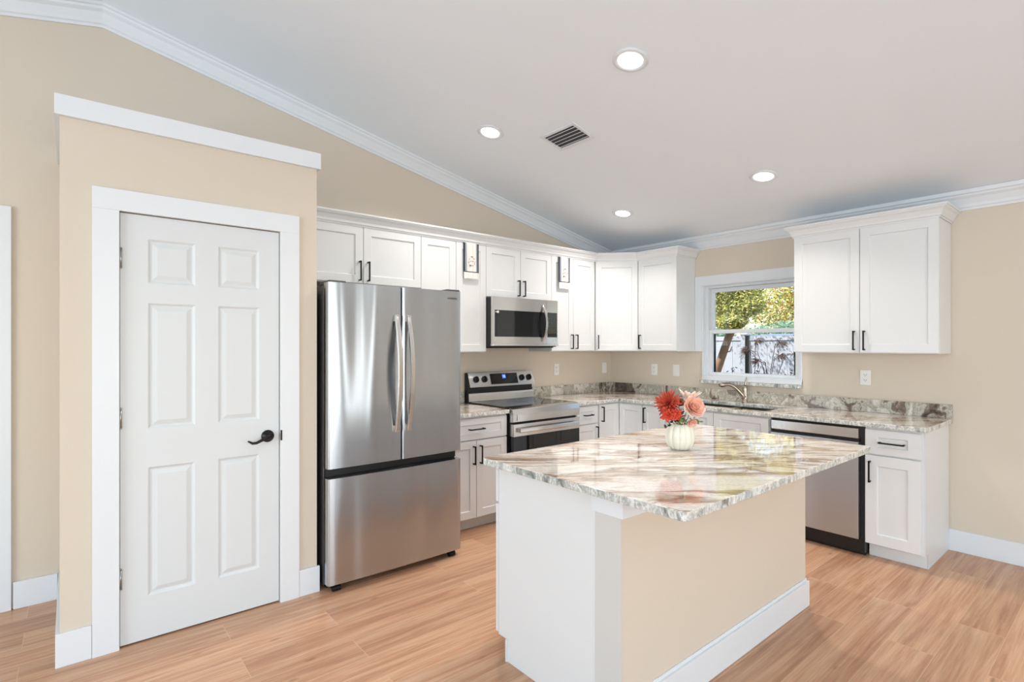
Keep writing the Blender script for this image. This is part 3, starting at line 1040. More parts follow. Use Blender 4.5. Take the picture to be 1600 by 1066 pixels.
# ------------------------------------------------------------------ range
GX0, GX1 = -2.010, -1.246
rg = empty('electric_range', (GX0, 0, 0), 0, 'freestanding stainless electric range with black glass cooktop', 'stove')
GW = GX1-GX0
obj('range_body', bx(0.002, GW-0.002, -0.640, -0.020, 0.030, 0.900), M_blackplastic, rg)
bm = bmesh.new()
prof = [(-0.6405, 0.800), (-0.688, 0.806), (-0.690, 0.868), (-0.678, 0.908), (-0.6405, 0.9195)]
loft([[Vector((x, y, z)) for y, z in prof] for x in (0.0, GW)], bm=bm)
fp = obj('front_panel', bm, M_steel2, rg, bevel=0.002)
bm = bmesh.new()
box(bm, 0.040, GW-0.040, -0.6935, -0.6905, 0.816, 0.862)
obj('trim_panel', bm, M_steel2, fp, bevel=0.001)
ct = obj('cooktop', bx(0.004, GW-0.004, -0.6400, -0.085, 0.9005, 0.918), M_blackglass, rg, bevel=0.002)
for cx_, cy_, r in ((0.20, -0.48, 0.11), (0.56, -0.48, 0.085), (0.20, -0.22, 0.08), (0.56, -0.22, 0.105)):
    st = []
    for k in range(41):
        a = 2*PI*k/40
        st.append([Vector((cx_+q*math.cos(a), cy_+q*math.sin(a), 0.9184)) for q in (r-0.0014, r+0.0014)])
    obj('burner_ring', loft(st, caps=False, closed=False), M_grey, ct)
# backguard
bg_ = obj('backguard', loft([[Vector((x, y, z)) for y, z in ((-0.020, 0.900), (-0.078, 0.900), (-0.078, 0.990), (-0.060, 0.995), (-0.060, 1.045), (-0.100, 1.050), (-0.066, 1.172), (-0.020, 1.172))] for x in (0.002, GW-0.002)]), M_blackplastic, rg)
obj('riser', loft([[Vector((x, y, z)) for y, z in ((-0.0785, 0.9195), (-0.088, 0.9195), (-0.082, 0.990), (-0.0785, 0.992))] for x in (0.0, GW)]), M_steel2, bg_)
def on_panel(u, zf, out=0.0):    # point on the slanted console, zf 0..1
    y = -0.106 + (0.040)*zf
    z = 1.046 + 0.128*zf
    nrm = Vector((0, -0.955, -0.298*-1)).normalized()
    return Vector((u, y, z)) + Vector((0, -0.954, 0.298))*out
con = obj('console', loft([[Vector((x, y, z)) for y, z in ((-0.1005, 1.047), (-0.106, 1.046), (-0.066, 1.174), (-0.060, 1.1735)) ] for x in (0.0, GW)]), M_steel2, bg_, bevel=0.001)
a = [on_panel(0.235, 0.14, 0.0015), on_panel(0.555, 0.14, 0.0015), on_panel(0.555, 0.88, 0.0015), on_panel(0.235, 0.88, 0.0015)]
b = [p + Vector((0, 0.954, -0.298))*0.002 for p in a]
obj('display', loft([a, b]), M_blackglass, con)
a = [on_panel(0.375, 0.52, 0.0022), on_panel(0.415, 0.52, 0.0022), on_panel(0.415, 0.80, 0.0022), on_panel(0.375, 0.80, 0.0022)]
b = [p + Vector((0, 0.954, -0.298))*0.001 for p in a]
dsp = obj('clock', loft([a, b]), M_blue, con)
text('12', 0.026, con, 'digits', M_digit, on_panel(0.395, 0.66, 0.003), (PI/2-0.303, 0, 0))
for u in (0.075, 0.168, 0.610, 0.698):
    c = on_panel(u, 0.52)
    nv = Vector((0, -0.954, 0.298))
    ux = Vector((1, 0, 0)); uz = nv.cross(ux)
    bm = loft([[c + nv*h + (ux*math.cos(2*PI*k/24) + uz*math.sin(2*PI*k/24))*r for k in range(24)] for h, r in ((0.0, 0.029), (0.010, 0.029), (0.014, 0.026), (0.018, 0.010))])
    kb = smooth_by_angle(obj('knob', bm, M_black, con), 30)
    g1 = [c + nv*h + ux*sx*0.006 + uz*sz*0.024 for h, sx, sz in ((0.012, -1, -1), (0.012, 1, -1), (0.012, 1, 1), (0.012, -1, 1))]
    g2 = [c + nv*h + ux*sx*0.005 + uz*sz*0.023 for h, sx, sz in ((0.030, -1, -1), (0.030, 1, -1), (0.030, 1, 1), (0.030, -1, 1))]
    gp = obj('grip', loft([g1, g2]), M_black, kb, bevel=0.001)
# oven door
OY = -0.690
bm = bmesh.new()
box(bm, 0.004, GW-0.004, OY, -0.6405, 0.690, 0.788)
od = obj('oven_door', bm, M_steel2, rg, bevel=0.002)
obj('door_glass', bx(0.004, GW-0.004, OY+0.001, -0.6405, 0.225, 0.6895), M_blackglass, od, bevel=0.001)
bm = bmesh.new()
st = []
for k in range(17):
    t = k/16
    x = 0.050 + (GW-0.10)*t
    bow = 0.010*math.sin(PI*t)
    yy = OY-0.030-bow
    st.append([Vector((x, yy+0.014, 0.722)), Vector((x, yy+0.002, 0.720)), Vector((x, yy-0.002, 0.728)), Vector((x, yy-0.002, 0.750)), Vector((x, yy+0.002, 0.758)), Vector((x, yy+0.014, 0.756))])
loft(st, bm=bm)
box(bm, 0.052, 0.080, OY-0.020, OY+0.001, 0.724, 0.754)
box(bm, GW-0.080, GW-0.052, OY-0.020, OY+0.001, 0.724, 0.754)
obj('handle', bm, M_steel2, od)
obj('storage_drawer', bx(0.004, GW-0.004, OY, -0.6405, 0.060, 0.218), M_steel2, rg, bevel=0.002)
for xx in (0.05, GW-0.05):
    for yy in (-0.60, -0.08):
        obj('foot', lathe([(0.018, 0), (0.018, 0.012), (0.010, 0.015), (0.010, 0.031)], 12, (xx, yy, 0)), M_black, rg)

# ------------------------------------------------------------------ dishwasher
dw = empty('dishwasher', (0, -2.066, 0), -PI/2, 'stainless dishwasher with black kick plate under the counter', 'dishwasher')
obj('dishwasher_body', bx(0.003, 0.613, -0.600, -0.020, 0.02, 0.868), M_blackplastic, dw)
bm = bmesh.new()
box(bm, 0.012, 0.588, -0.640, -0.6005, 0.792, 0.858)
obj('control_strip', bm, M_steel2, dw, bevel=0.003)
d_ = obj('door_panel', bx(0.010, 0.590, -0.646, -0.6005, 0.118, 0.768), steel('stainless_steel_dishwasher', srgb(192, 196, 201), 0.34, 0.0), dw, bevel=0.004)
obj('pocket_handle', bx(0.014, 0.588, -0.618, -0.6005, 0.768, 0.792), M_blackplastic, dw)
obj('kick_plate', bx(0.004, 0.612, -0.575, -0.560, 0.002, 0.112), M_blackplastic, dw)

# ------------------------------------------------------------------ island
IX0, IX1 = -3.199, -1.622
isl = empty('kitchen_island', (IX0, 0, 0), 0, 'white kitchen island base with tan panel facing the viewer', 'kitchen island')
IW = IX1-IX0
YF = -2.006       # cabinet face towards the range
ZI = 0.876
pts = [(YF, ZI-0.001), (YF, TK), (-2.070, TK), (-2.070, 0.001), (-2.585, 0.001), (-2.585, ZI-0.001)]
obj('end_panel', loft([[Vector((x, y, z)) for y, z in pts] for x in (0.0, 0.016)]), M_cab, isl)
obj('end_panel', loft([[Vector((x, y, z)) for y, z in pts] for x in (IW-0.016, IW)]), M_cab, isl)
obj('cabinet_body', bx(0.0165, IW-0.0165, -2.584, YF-0.001, TK, ZI-0.001), M_cab, isl)
obj('toe_kick', bx(-0.006, IW-0.02, -2.069, -2.060, 0.001, TK), M_cab, isl)
n = 3
for k in range(n):
    w = IW/n
    # fronts face +y
    M_ = Matrix.Translation((w*(k+1)-0.001, YF+T+0.003, 0)) @ Matrix.Rotation(PI, 4, 'Z')
    for nm, z0, z1, kw in (('drawer', zR0, zR1, 'h'), ('door', zD0, zD1, 'v')):
        bm = slab(w-0.002, z1-z0, T-0.001, [(0.057, w-0.059, min(0.057, (z1-z0)*0.3), z1-z0-min(0.057, (z1-z0)*0.3))], SH, 0, z0, 0)
        bm.transform(M_)
        d = obj(nm, bm, M_cab, isl, bevel=0.0012)
        if kw == 'h':
            h = handle_h(d, 0, 0, 0)
            h.matrix_local = M_ @ Matrix.Translation((w/2, 0, (z0+z1)/2))
        else:
            h = handle_v(d, 0, 0, 0)
            h.matrix_local = M_ @ Matrix.Translation((0.032, 0, 0.585))
kw_ = obj('knee_wall', bx(0.004, IW-0.001, -2.704, -2.5855, 0.001, ZI-0.001), M_wall, isl)
eb = obj('end_board', bx(-0.002, 0.0035, -2.706, -2.5855, 0.001, ZI-0.072), simple('warm_white_paint', srgb(208, 207, 204), 0.5), isl)
ap = bmesh.new()
box(ap, -0.012, IW+0.010, -2.722, -2.7045, ZI-0.072, ZI-0.001)
box(ap, -0.012, 0.0035, -2.7045, -2.575, ZI-0.072, ZI-0.001)
obj('apron_trim', ap, M_trim, isl)
bm = bmesh.new()
box(bm, 0.004, IW+0.016, -2.720, -2.7045, 0.001, 0.135)
box(bm, IW-0.0005, IW+0.016, -2.7045, -2.60, 0.001, 0.135)
obj('baseboard', bm, M_trim, isl, bevel=0.003)
bm = bmesh.new()
box(bm, 0.004, IW+0.006, -2.7085, -2.7045, 0.135, 0.150)
obj('base_cap', bm, M_trim, isl)

# island top with eased corners
def round_rect(x0, x1, y0, y1, r, n=6):
    out = []
    for cx_, cy_, a0 in ((x1-r, y1-r, 0), (x0+r, y1-r, PI/2), (x0+r, y0+r, PI), (x1-r, y0+r, 1.5*PI)):
        for k in range(n+1):
            a = a0 + PI/2*k/n
            out.append((cx_+r*math.cos(a), cy_+r*math.sin(a)))
    return out
rr_ = round_rect(-3.268, -1.594, -3.006, -1.966, 0.022)
o = obj('countertop', loft([[Vector((x+2.4, y+2.5, z)) for x, y in rr_] for z in (ZC0, ZC1)]), [M_granite, M_granite_edge], bevel=0.004, loc=(-2.4, -2.5, 0))
for p_ in o.data.polygons:
    if abs(p_.normal.z) < 0.5: p_.material_index = 1
tag(o, 'polished granite slab on top of the kitchen island', 'countertop')

# ------------------------------------------------------------------ outlets and switches
def outlet(loc, rz, label, kind='duplex'):
    name = 'wall_outlet' if kind == 'duplex' else 'light_switch'
    root = empty(name, loc, rz, label, 'outlet' if kind == 'duplex' else 'switch')
    obj('cover_plate', bx(-0.036, 0.036, -0.007, -0.001, -0.058, 0.058), M_plate, root, bevel=0.003)
    if kind == 'duplex':
        for s in (-1, 1):
            f = obj('receptacle', bx(-0.017, 0.017, -0.0095, -0.0072, s*0.020-0.015, s*0.020+0.015), M_plate, root, bevel=0.003)
            bm = bmesh.new()
            box(bm, -0.0085, -0.0060, -0.0102, -0.0096, s*0.020-0.002, s*0.020+0.007)
            box(bm, 0.0060, 0.0085, -0.0102, -0.0096, s*0.020-0.002, s*0.020+0.007)
            box(bm, -0.0025, 0.0025, -0.0102, -0.0096, s*0.020-0.010, s*0.020-0.006)
            obj('slots', bm, M_slot, f)
    else:
        obj('rocker', loft([[Vector((x, y, z)) for y, z in ((-0.0072, -0.033), (-0.0085, -0.033), (-0.012, 0.033), (-0.0072, 0.033))] for x in (-0.016, 0.016)]), M_plate, root, bevel=0.001)
outlet((-0.858, 0, 1.170), 0, 'white outlet plate on the range wall, nearest the range')
outlet((-0.108, 0, 1.168), 0, 'white switch plate on the range wall close to the corner', 'switch')
outlet((0, -0.590, 1.165), -PI/2, 'white outlet plate on the window wall, nearer the corner')
outlet((0, -0.850, 1.165), -PI/2, 'white switch plate on the window wall, nearer the window', 'switch')
outlet((0, -2.505, 1.170), -PI/2, 'white outlet plate below the right wall cabinet')

# ------------------------------------------------------------------ ceiling lights and vent
ang = math.atan(SL)
def ceiling_frame(x, y):
    # local z points into the ceiling normal (up); local x runs down the slope
    return Matrix.Translation((x, y, ceil_z(x))) @ Matrix.Rotation(ang, 4, 'Y')
lights = [((-2.400, -2.130), 'nearest and largest-looking recessed ceiling light'), ((-2.394, -0.891), 'recessed ceiling light left of the vent, above the range side'),
          ((-0.874, -2.130), 'recessed ceiling light above the sink side, right of the vent'), ((-0.827, -0.831), 'farthest recessed ceiling light near the corner cabinets')]
for (x, y), lab in lights:
    root = empty('recessed_light', (x, y, ceil_z(x)), 0, lab, 'ceiling light')
    root.rotation_euler = (0, ang, 0)
    obj('trim_ring', lathe([(0.094, -0.0005), (0.094, -0.005), (0.084, -0.010), (0.068, -0.008), (0.066, -0.0005)], 40), M_trim, root, smooth=True)
    obj('lens', lathe([(0.0655, -0.001), (0.0655, -0.005), (0.05, -0.007), (0.004, -0.008)], 40), M_lens, root, smooth=True)
    l = lamp('downlight', 'AREA', (x, y, ceil_z(x)-0.022), (0, ang, 0), 9.5, (1.0, 0.93, 0.86), shape='DISK', size=0.13)
    l.data.spread = math.radians(128)
vx, vy = -2.040, -1.308
root = empty('ceiling_vent', (vx, vy, ceil_z(vx)), 0, 'white louvred air vent in the sloped ceiling', 'vent')
root.rotation_euler = (0, ang, 0)
a_, b_ = 0.112, 0.165
bm = bmesh.new()
box(bm, -a_, a_, -b_, -b_+0.026, -0.008, -0.0005)
box(bm, -a_, a_, b_-0.026, b_, -0.008, -0.0005)
box(bm, -a_, -a_+0.026, -b_+0.026, b_-0.026, -0.008, -0.0005)
box(bm, a_-0.026, a_, -b_+0.026, b_-0.026, -0.008, -0.0005)
obj('vent_frame', bm, M_trim, root, bevel=0.002)
obj('duct', bx(-a_+0.026, a_-0.026, -b_+0.026, b_-0.026, -0.002, -0.001), M_ventdark, root)
bm = bmesh.new()
for k in range(5):
    c = -0.068 + k*0.034
    M_ = Matrix.Translation((c, 0, -0.008)) @ Matrix.Rotation(math.radians(-35), 4, 'Y')
    box(bm, -0.011, 0.011, -b_+0.026, b_-0.026, -0.0012, 0.0012, M=M_)
obj('louvres', bm, M_trim, root)

# ------------------------------------------------------------------ towels
def towel_mat():
    m, nt, p = new_mat('striped_towel_cloth')
    tc = N(nt, 'ShaderNodeTexCoord')
    sp_ = N(nt, 'ShaderNodeSeparateXYZ')
    nt.links.new(tc.outputs['Object'], sp_.inputs[0])
    ab = N(nt, 'ShaderNodeMath', operation='ABSOLUTE')
    nt.links.new(sp_.outputs['X'], ab.inputs[0])
    cr = N(nt, 'ShaderNodeValToRGB')
    cr.color_ramp.interpolation = 'CONSTANT'
    e = cr.color_ramp.elements
    e[0].position, e[0].color = 0.0, srgb(236, 230, 224)
    e[1].position, e[1].color = 0.46, srgb(150, 156, 166)
    x = e.new(0.62); x.color = srgb(44, 48, 62)
    sc = N(nt, 'ShaderNodeMath', operation='MULTIPLY')
    sc.inputs[1].default_value = 10.0
    nt.links.new(ab.outputs[0], sc.inputs[0])
    nt.links.new(sc.outputs[0], cr.inputs[0])
    # the white band below the dark line
    lt = N(nt, 'ShaderNodeMath', operation='LESS_THAN')
    nt.links.new(sp_.outputs['Z'], lt.inputs[0])
    lt.inputs[1].default_value = -0.232
    mx = N(nt, 'ShaderNodeMix', data_type='RGBA')
    nt.links.new(lt.outputs[0], mx.inputs[0])
    nt.links.new(cr.outputs[0], mx.inputs[6])
    mx.inputs[7].default_value = srgb(44, 48, 62)
    lt2 = N(nt, 'ShaderNodeMath', operation='LESS_THAN')
    nt.links.new(sp_.outputs['Z'], lt2.inputs[0])
    lt2.inputs[1].default_value = -0.240
    mx2 = N(nt, 'ShaderNodeMix', data_type='RGBA')
    nt.links.new(lt2.outputs[0], mx2.inputs[0])
    nt.links.new(mx.outputs[2], mx2.inputs[6])
    mx2.inputs[7].default_value = srgb(234, 230, 226)
    nt.links.new(mx2.outputs[2], p.inputs['Base Color'])
    p.inputs['Roughness'].default_value = 0.9
    nz = N(nt, 'ShaderNodeTexNoise')
    nz.inputs['Scale'].default_value = 400
    nt.links.new(tc.outputs['Object'], nz.inputs['Vector'])
    b = N(nt, 'ShaderNodeBump')
    b.inputs['Strength'].default_value = 0.3
    b.inputs['Distance'].default_value = 0.001
    nt.links.new(nz.outputs['Fac'], b.inputs['Height'])
    nt.links.new(b.outputs['Normal'], p.inputs['Normal'])
    return m
M_towel = towel_mat()
M_print = simple('grey_print', srgb(120, 108, 106), 0.9)
def towel(xc, width, length, label):
    root = empty('dish_towel', (xc, -UD-0.005, UT-0.006), 0, label, 'towel', 'dish towels over the cabinet doors')
    s = width/0.156
    st = []
    nn = 16
    for k in range(nn+1):
        x = -width/2 + width*k/nn
        wob = 0.0035*math.sin(k*1.3)
        edge = -0.004*abs(2*k/nn-1)**3
        prof = [(0.002, -0.02), (-0.003, 0.0005)]
        prof = [(0.0045, 0.0008), (-0.0060+wob*0.3, 0.0008), (-0.0080+wob*0.6, -0.010), (-0.0085+wob, -length*0.5), (-0.0100+wob, -0.236), (-0.0135+wob, -0.242), (-0.0130+wob, -length),
                (-0.0100+wob, -length), (-0.0105+wob, -0.244), (-0.0065+wob, -0.232), (-0.0055+wob, -length*0.5), (-0.0045+wob*0.6, -0.012), (-0.003, -0.0025), (0.0045, -0.0025)]
        st.append([Vector((x/s, y, z)) for y, z in prof])
    tw = obj('towel_cloth', loft(st), M_towel, root, smooth=False)
    tw.scale = (s, 1, 1)
    bm = bmesh.new()
    c = Vector((0.002, -0.0135, -0.150))
    for k in range(22):
        a = 2*PI*k/22
        if k % 3 == 1: continue
        r = 0.030 if k % 2 else 0.034
        p = c + Vector((math.cos(a)*r*0.95, 0, math.sin(a)*r*1.1))
        w_, h_2 = random.uniform(0.002, 0.0055), random.uniform(0.002, 0.004)
        box(bm, p.x-w_, p.x+w_, p.y-0.0004, p.y, p.z-h_2, p.z+h_2)
    box(bm, c.x-0.012, c.x+0.012, c.y-0.0004, c.y, c.z+0.036, c.z+0.042)
    box(bm, c.x-0.026, c.x-0.006, c.y-0.0004, c.y, c.z-0.040, c.z-0.032)
    for k in range(4):
        xx = c.x - 0.016 + k*0.010
        box(bm, xx, xx+0.004, c.y-0.0004, c.y, c.z-0.006+0.004*(k % 2), c.z+0.006)
    obj('wreath_print', bm, M_print, tw)
    return root
towel(-2.166, 0.152, 0.292, 'white towel with navy and grey side stripes, nearer the refrigerator')
towel(-1.080, 0.150, 0.300, 'white dark-edged towel hanging right of the microwave cabinet')

# ------------------------------------------------------------------ vase and flowers
VC = Vector((-2.407, -2.434, ZC1))
M_vase = simple('pale_ceramic', srgb(232, 229, 212), 0.35)
root = obj('pumpkin_vase', lathe([(0.036, 0.0005), (0.046, 0.004), (0.060, 0.020), (0.068, 0.042), (0.071, 0.066), (0.069, 0.088), (0.061, 0.108), (0.048, 0.122), (0.036, 0.127), (0.030, 0.124), (0.026, 0.10)], 144, ribs=12, amp=0.10), M_vase, loc=VC, smooth=True)
tag(root, 'pale ribbed pumpkin-shaped vase standing on the island countertop', 'vase')
fwd = Vector((math.sin(0.69178), math.cos(0.69178), 0))
rt = Vector((math.cos(0.69178), -math.sin(0.69178), 0))
def petal_obj(name, parent, mat, spec, base, axis):
    """spec: list of (n, radius, tilt, width, length, cup, r0, jitter); a bloom facing axis"""
    bm = bmesh.new()
    ax = axis.normalized()
    u = ax.orthogonal().normalized()
    v = ax.cross(u)
    for (n, tilt, wd, ln, cup, r0, jit, lift) in spec:
        for k in range(n):
            a = 2*PI*(k+random.uniform(-0.2, 0.2))/n + random.random()*0.1
            out = u*math.cos(a) + v*math.sin(a)
            side = ax.cross(out)
            L = ln*random.uniform(1-jit, 1+jit)
            tl = tilt + random.uniform(-jit, jit)*0.5
            rows = []
            m_ = 5
            for i in range(m_+1):
                t = i/m_
                bend = tl + cup*t
                d = r0 + L*t*math.sin(bend) if False else r0 + L*(math.sin(tl)*t + 0.35*math.sin(tl+cup)*t*t)/1.35
                h = lift + L*(math.cos(tl)*t + 0.35*math.cos(tl+cup)*t*t)/1.35
                ww = wd*math.sin(PI*(0.12+0.80*t))**0.8
                c = base + out*d + ax*h
                rows.append([c - side*ww + ax*ww*0.25, c - ax*0.0, c + side*ww + ax*ww*0.25])
            vr = [[bm.verts.new(p) for p in r] for r in rows]
            for i in range(m_):
                for j in range(2):
                    bm.faces.new((vr[i][j], vr[i][j+1], vr[i+1][j+1], vr[i+1][j]))
    o = obj(name, bm, mat, parent, smooth=True)
    sm = o.modifiers.new('thickness', 'SOLIDIFY')
    sm.thickness = 0.0008
    return o
M_red = simple('brick_red_petal', srgb(190, 62, 34), 0.6, noise=0.35, nscale=60)
M_red2 = simple('scarlet_petal', srgb(226, 74, 48), 0.6, noise=0.25, nscale=60)
M_pink = simple('coral_pink_petal', srgb(252, 180, 154), 0.6, noise=0.3, nscale=45)
M_pale = simple('cream_pink_petal', srgb(250, 218, 200), 0.6, noise=0.2, nscale=50)
M_brown = simple('rust_brown_petal', srgb(150, 78, 50), 0.6, noise=0.3, nscale=50)
M_leafd = simple('dark_green_leaf', srgb(48, 58, 36), 0.6)
M_leafo = simple('olive_leaf', srgb(128, 132, 78), 0.6, noise=0.3, nscale=40)
M_core = simple('dark_flower_center', srgb(60, 18, 20), 0.7)
M_stem = simple('flower_stem', srgb(120, 132, 70), 0.6)
def P3(dr, dz, df=0.0):
    return VC + rt*dr + fwd*df + Vector((0, 0, dz))
MOUTH = VC + Vector((0, 0, 0.105))
def flower(name, pos, axis, mat, spec, label, core=None, cat='flower'):
    root = empty(name, pos, 0, label, cat)
    petal_obj('petals', root, mat, spec, Vector((0, 0, 0)), axis)
    if core:
        c_, r_c = core
        bm = bmesh.new()
        bmesh.ops.create_icosphere(bm, subdivisions=2, radius=r_c)
        obj('flower_center', bm, c_, root, loc=axis.normalized()*0.008, smooth=True)
    q = MOUTH - pos
    q = Vector((q.x*0.9, q.y*0.9, q.z))
    obj('stem', tube([(0, 0, 0), Vector((q.x*0.4, q.y*0.4, q.z*0.55)), q], 0.002, 6), M_stem, root)
    return root
VIEW = -fwd
flower('red_dahlia', P3(-0.055, 0.222, 0.0), (VIEW*0.55 - rt*0.45 + Vector((0, 0, 0.45))), M_red,
       [(24, 1.35, 0.0068, 0.064, 0.15, 0.004, 0.14, 0), (22, 1.12, 0.0065, 0.060, 0.12, 0.004, 0.14, 0.003), (18, 0.85, 0.006, 0.050, 0.1, 0.004, 0.12, 0.005), (12, 0.5, 0.005, 0.036, 0.0, 0.003, 0.1, 0.006)],
       'large brick-red spiky dahlia on the left of the bouquet', (M_core, 0.008))
flower('coral_peony', P3(0.050, 0.198, -0.015), (VIEW*0.8 + rt*0.25 + Vector((0, 0, 0.45))), M_pink,
       [(8, 1.0, 0.025, 0.056, -0.6, 0.005, 0.16, 0.003), (7, 0.7, 0.020, 0.050, -0.6, 0.004, 0.16, 0.005), (6, 0.45, 0.015, 0.044, -0.6, 0.003, 0.16, 0.006), (5, 0.2, 0.010, 0.038, -0.3, 0.002, 0.12, 0.006)],
       'big coral pink peony on the right of the bouquet')
_peony = [o for o in bpy.data.objects if o.name.startswith('coral_peony')][0]
petal_obj('outer_petals', _peony, M_pale, [(10, 1.25, 0.026, 0.060, -0.7, 0.006, 0.16, -0.002)], Vector((0, 0, 0)), (VIEW*0.8 + rt*0.25 + Vector((0, 0, 0.45))))['label'] = 'pale pink outer petals'
flower('pale_lily', P3(0.052, 0.232, 0.030), (rt*0.1 + Vector((0, 0, 1.0))), M_pale,
       [(8, 0.70, 0.013, 0.070, 0.5, 0.005, 0.15, 0), (5, 0.45, 0.009, 0.050, 0.4, 0.004, 0.15, 0.002)],
       'cream pointed-petal flower standing behind the coral peony')
flower('rust_bloom', P3(-0.002, 0.215, 0.01), (VIEW*0.6 + Vector((0, 0, 0.8))), M_brown,
       [(8, 0.95, 0.015, 0.034, -0.4, 0.004, 0.12, 0), (6, 0.5, 0.012, 0.026, -0.3, 0.003, 0.12, 0.003)],
       'small rust-brown bloom between the dahlia and peony')
flower('scarlet_carnation', P3(-0.066, 0.172, -0.03), (VIEW*0.8 - rt*0.4 + Vector((0, 0, 0.1))), M_red2,
       [(12, 1.3, 0.009, 0.032, 0.3, 0.003, 0.25, 0), (12, 0.8, 0.008, 0.028, 0.3, 0.003, 0.25, 0.003), (8, 0.3, 0.007, 0.022, 0.2, 0.002, 0.2, 0.004)],
       'ruffled scarlet carnation low at the left edge of the bouquet')
flower('scarlet_carnation', P3(-0.030, 0.178, -0.035), (VIEW*0.9 + Vector((0, 0, 0.2))), M_red2,
       [(12, 1.3, 0.008, 0.026, 0.3, 0.003, 0.25, 0), (10, 0.8, 0.007, 0.024, 0.3, 0.003, 0.25, 0.003)],
       'smaller scarlet carnation just below the dark heart of the dahlia')
flower('hanging_coral_bud', P3(0.040, 0.146, -0.035), (VIEW*0.7 + rt*0.1 + Vector((0, 0, -0.4))), simple('salmon_petal', srgb(244, 186, 164), 0.6, noise=0.2, nscale=50),
       [(7, 0.9, 0.015, 0.032, -0.5, 0.003, 0.12, 0), (5, 0.5, 0.011, 0.026, -0.4, 0.003, 0.12, 0.002)],
       'drooping salmon blossom over the vase rim under the peony')
def sprig(name, pts, mat, label, n, size, cat='foliage'):
    root = empty(name, pts[0], 0, label, cat)
    loc = [Vector(p)-Vector(pts[0]) for p in pts]
    obj('stem', tube(loc, 0.0016, 6), M_leafd, root)
    bm = bmesh.new()
    for k in range(n):
        t = 0.2 + 0.8*k/(n-1)
        f = t*(len(loc)-1)
        i = min(int(f), len(loc)-2)
        c = loc[i].lerp(loc[i+1], f-i)
        d = Vector((random.uniform(-1, 1), random.uniform(-1, 1), random.uniform(-0.4, 1))).normalized()
        s_ = d.orthogonal().normalized()
        nn_ = d.cross(s_)
        L = size*random.uniform(0.7, 1.2)
        q = [c, c+d*L*0.5+s_*L*0.28, c+d*L, c+d*L*0.5-s_*L*0.28]
        vs = [bm.verts.new(p) for p in q]
        bm.faces.new(vs)
        vs2 = [bm.verts.new(p + nn_*0.0007) for p in q]
        bm.faces.new(vs2[::-1])
    obj('leaves', bm, mat, root)
    return root
sprig('dark_leaf_sprig', [MOUTH, P3(-0.03, 0.155, -0.03), P3(-0.055, 0.140, -0.045), P3(-0.084, 0.112, -0.050)], M_leafd, 'dark leafy sprig drooping over the left rim of the vase', 26, 0.020)
sprig('dark_leaf_sprig', [MOUTH, P3(-0.01, 0.160, -0.03), P3(-0.004, 0.190, -0.045)], M_leafd, 'short dark leafy sprig in the middle of the bouquet', 22, 0.022)
sprig('olive_leaf_sprig', [MOUTH, P3(0.045, 0.150, -0.03), P3(0.085, 0.140, -0.04)], M_leafo, 'olive green sprig at the right rim of the vase', 14, 0.026)
sprig('olive_leaf_sprig', [MOUTH, P3(-0.012, 0.140, -0.04), P3(0.010, 0.155, -0.045)], M_leafo, 'olive green leaves just above the centre of the vase rim', 16, 0.026)

# ------------------------------------------------------------------ garden outside the window
M_vinyl = simple('white_vinyl', srgb(164, 169, 180), 0.5)
M_ground = simple('lawn_soil', srgb(120, 118, 78), 0.9, noise=0.5, nscale=3)
M_bark = simple('tree_bark', srgb(150, 120, 98), 0.9, noise=0.6, nscale=14, bump=1.0, bscale=30)
o = obj('ground', bx(0.3, 60, -30, 40, -0.42, -0.30), M_ground)
tag(o, 'grass and bare soil of the garden outside', 'ground', kind='structure')
FXX = 4.0
fence = empty('vinyl_fence', (FXX, 0, -0.30), 0, 'white vinyl privacy fence seen through the lower window pane', 'fence')
for y0 in range(-10, 12, 2):
    yy = y0 + 0.45
    bm = bmesh.new()
    for k in range(12):
        a = yy + 0.06 + k*0.157
        box(bm, 0.015, 0.035, a+0.001, a+0.154, 0.08, 1.80)
    obj('fence_panel', bm, M_vinyl, fence)
    bm = bmesh.new()
    box(bm, 0.0, 0.05, yy+0.051, yy+1.949, 1.800, 1.870)
    box(bm, 0.0, 0.05, yy+0.051, yy+1.949, 0.02, 0.10)
    obj('rail', bm, M_vinyl, fence)
    bm = bmesh.new()
    box(bm, -0.035, 0.085, yy-0.06, yy+0.050, 0, 1.90)
    loft([[Vector((x, y, 1.90)) for x, y in ((-0.045, yy-0.07), (0.095, yy-0.07), (0.095, yy+0.06), (-0.045, yy+0.06))], [Vector((x, y, 1.95)) for x, y in ((0.015, yy-0.012), (0.035, yy-0.012), (0.035, yy+0.002), (0.015, yy+0.002))]], bm=bm)
    obj('post', bm, M_vinyl, fence)
o = obj('shed_roof', loft([[Vector((x, y, z)) for x, z in ((5.2, 1.60), (6.3, 1.65), (6.3, 1.60), (5.2, 1.55))] for y in (-3.2, 1.0)]), simple('blue_grey_metal_roof', srgb(120, 134, 162), 0.5))
bm = bmesh.new(); box(bm, 5.35, 6.2, -3.1, 0.9, -0.3, 1.57)
w_ = obj('wall', bm, simple('shed_wall', srgb(190, 190, 186), 0.7), o)
o.name = 'garden_shed'
tag(o, 'blue low roof just showing over the white fence', 'shed')

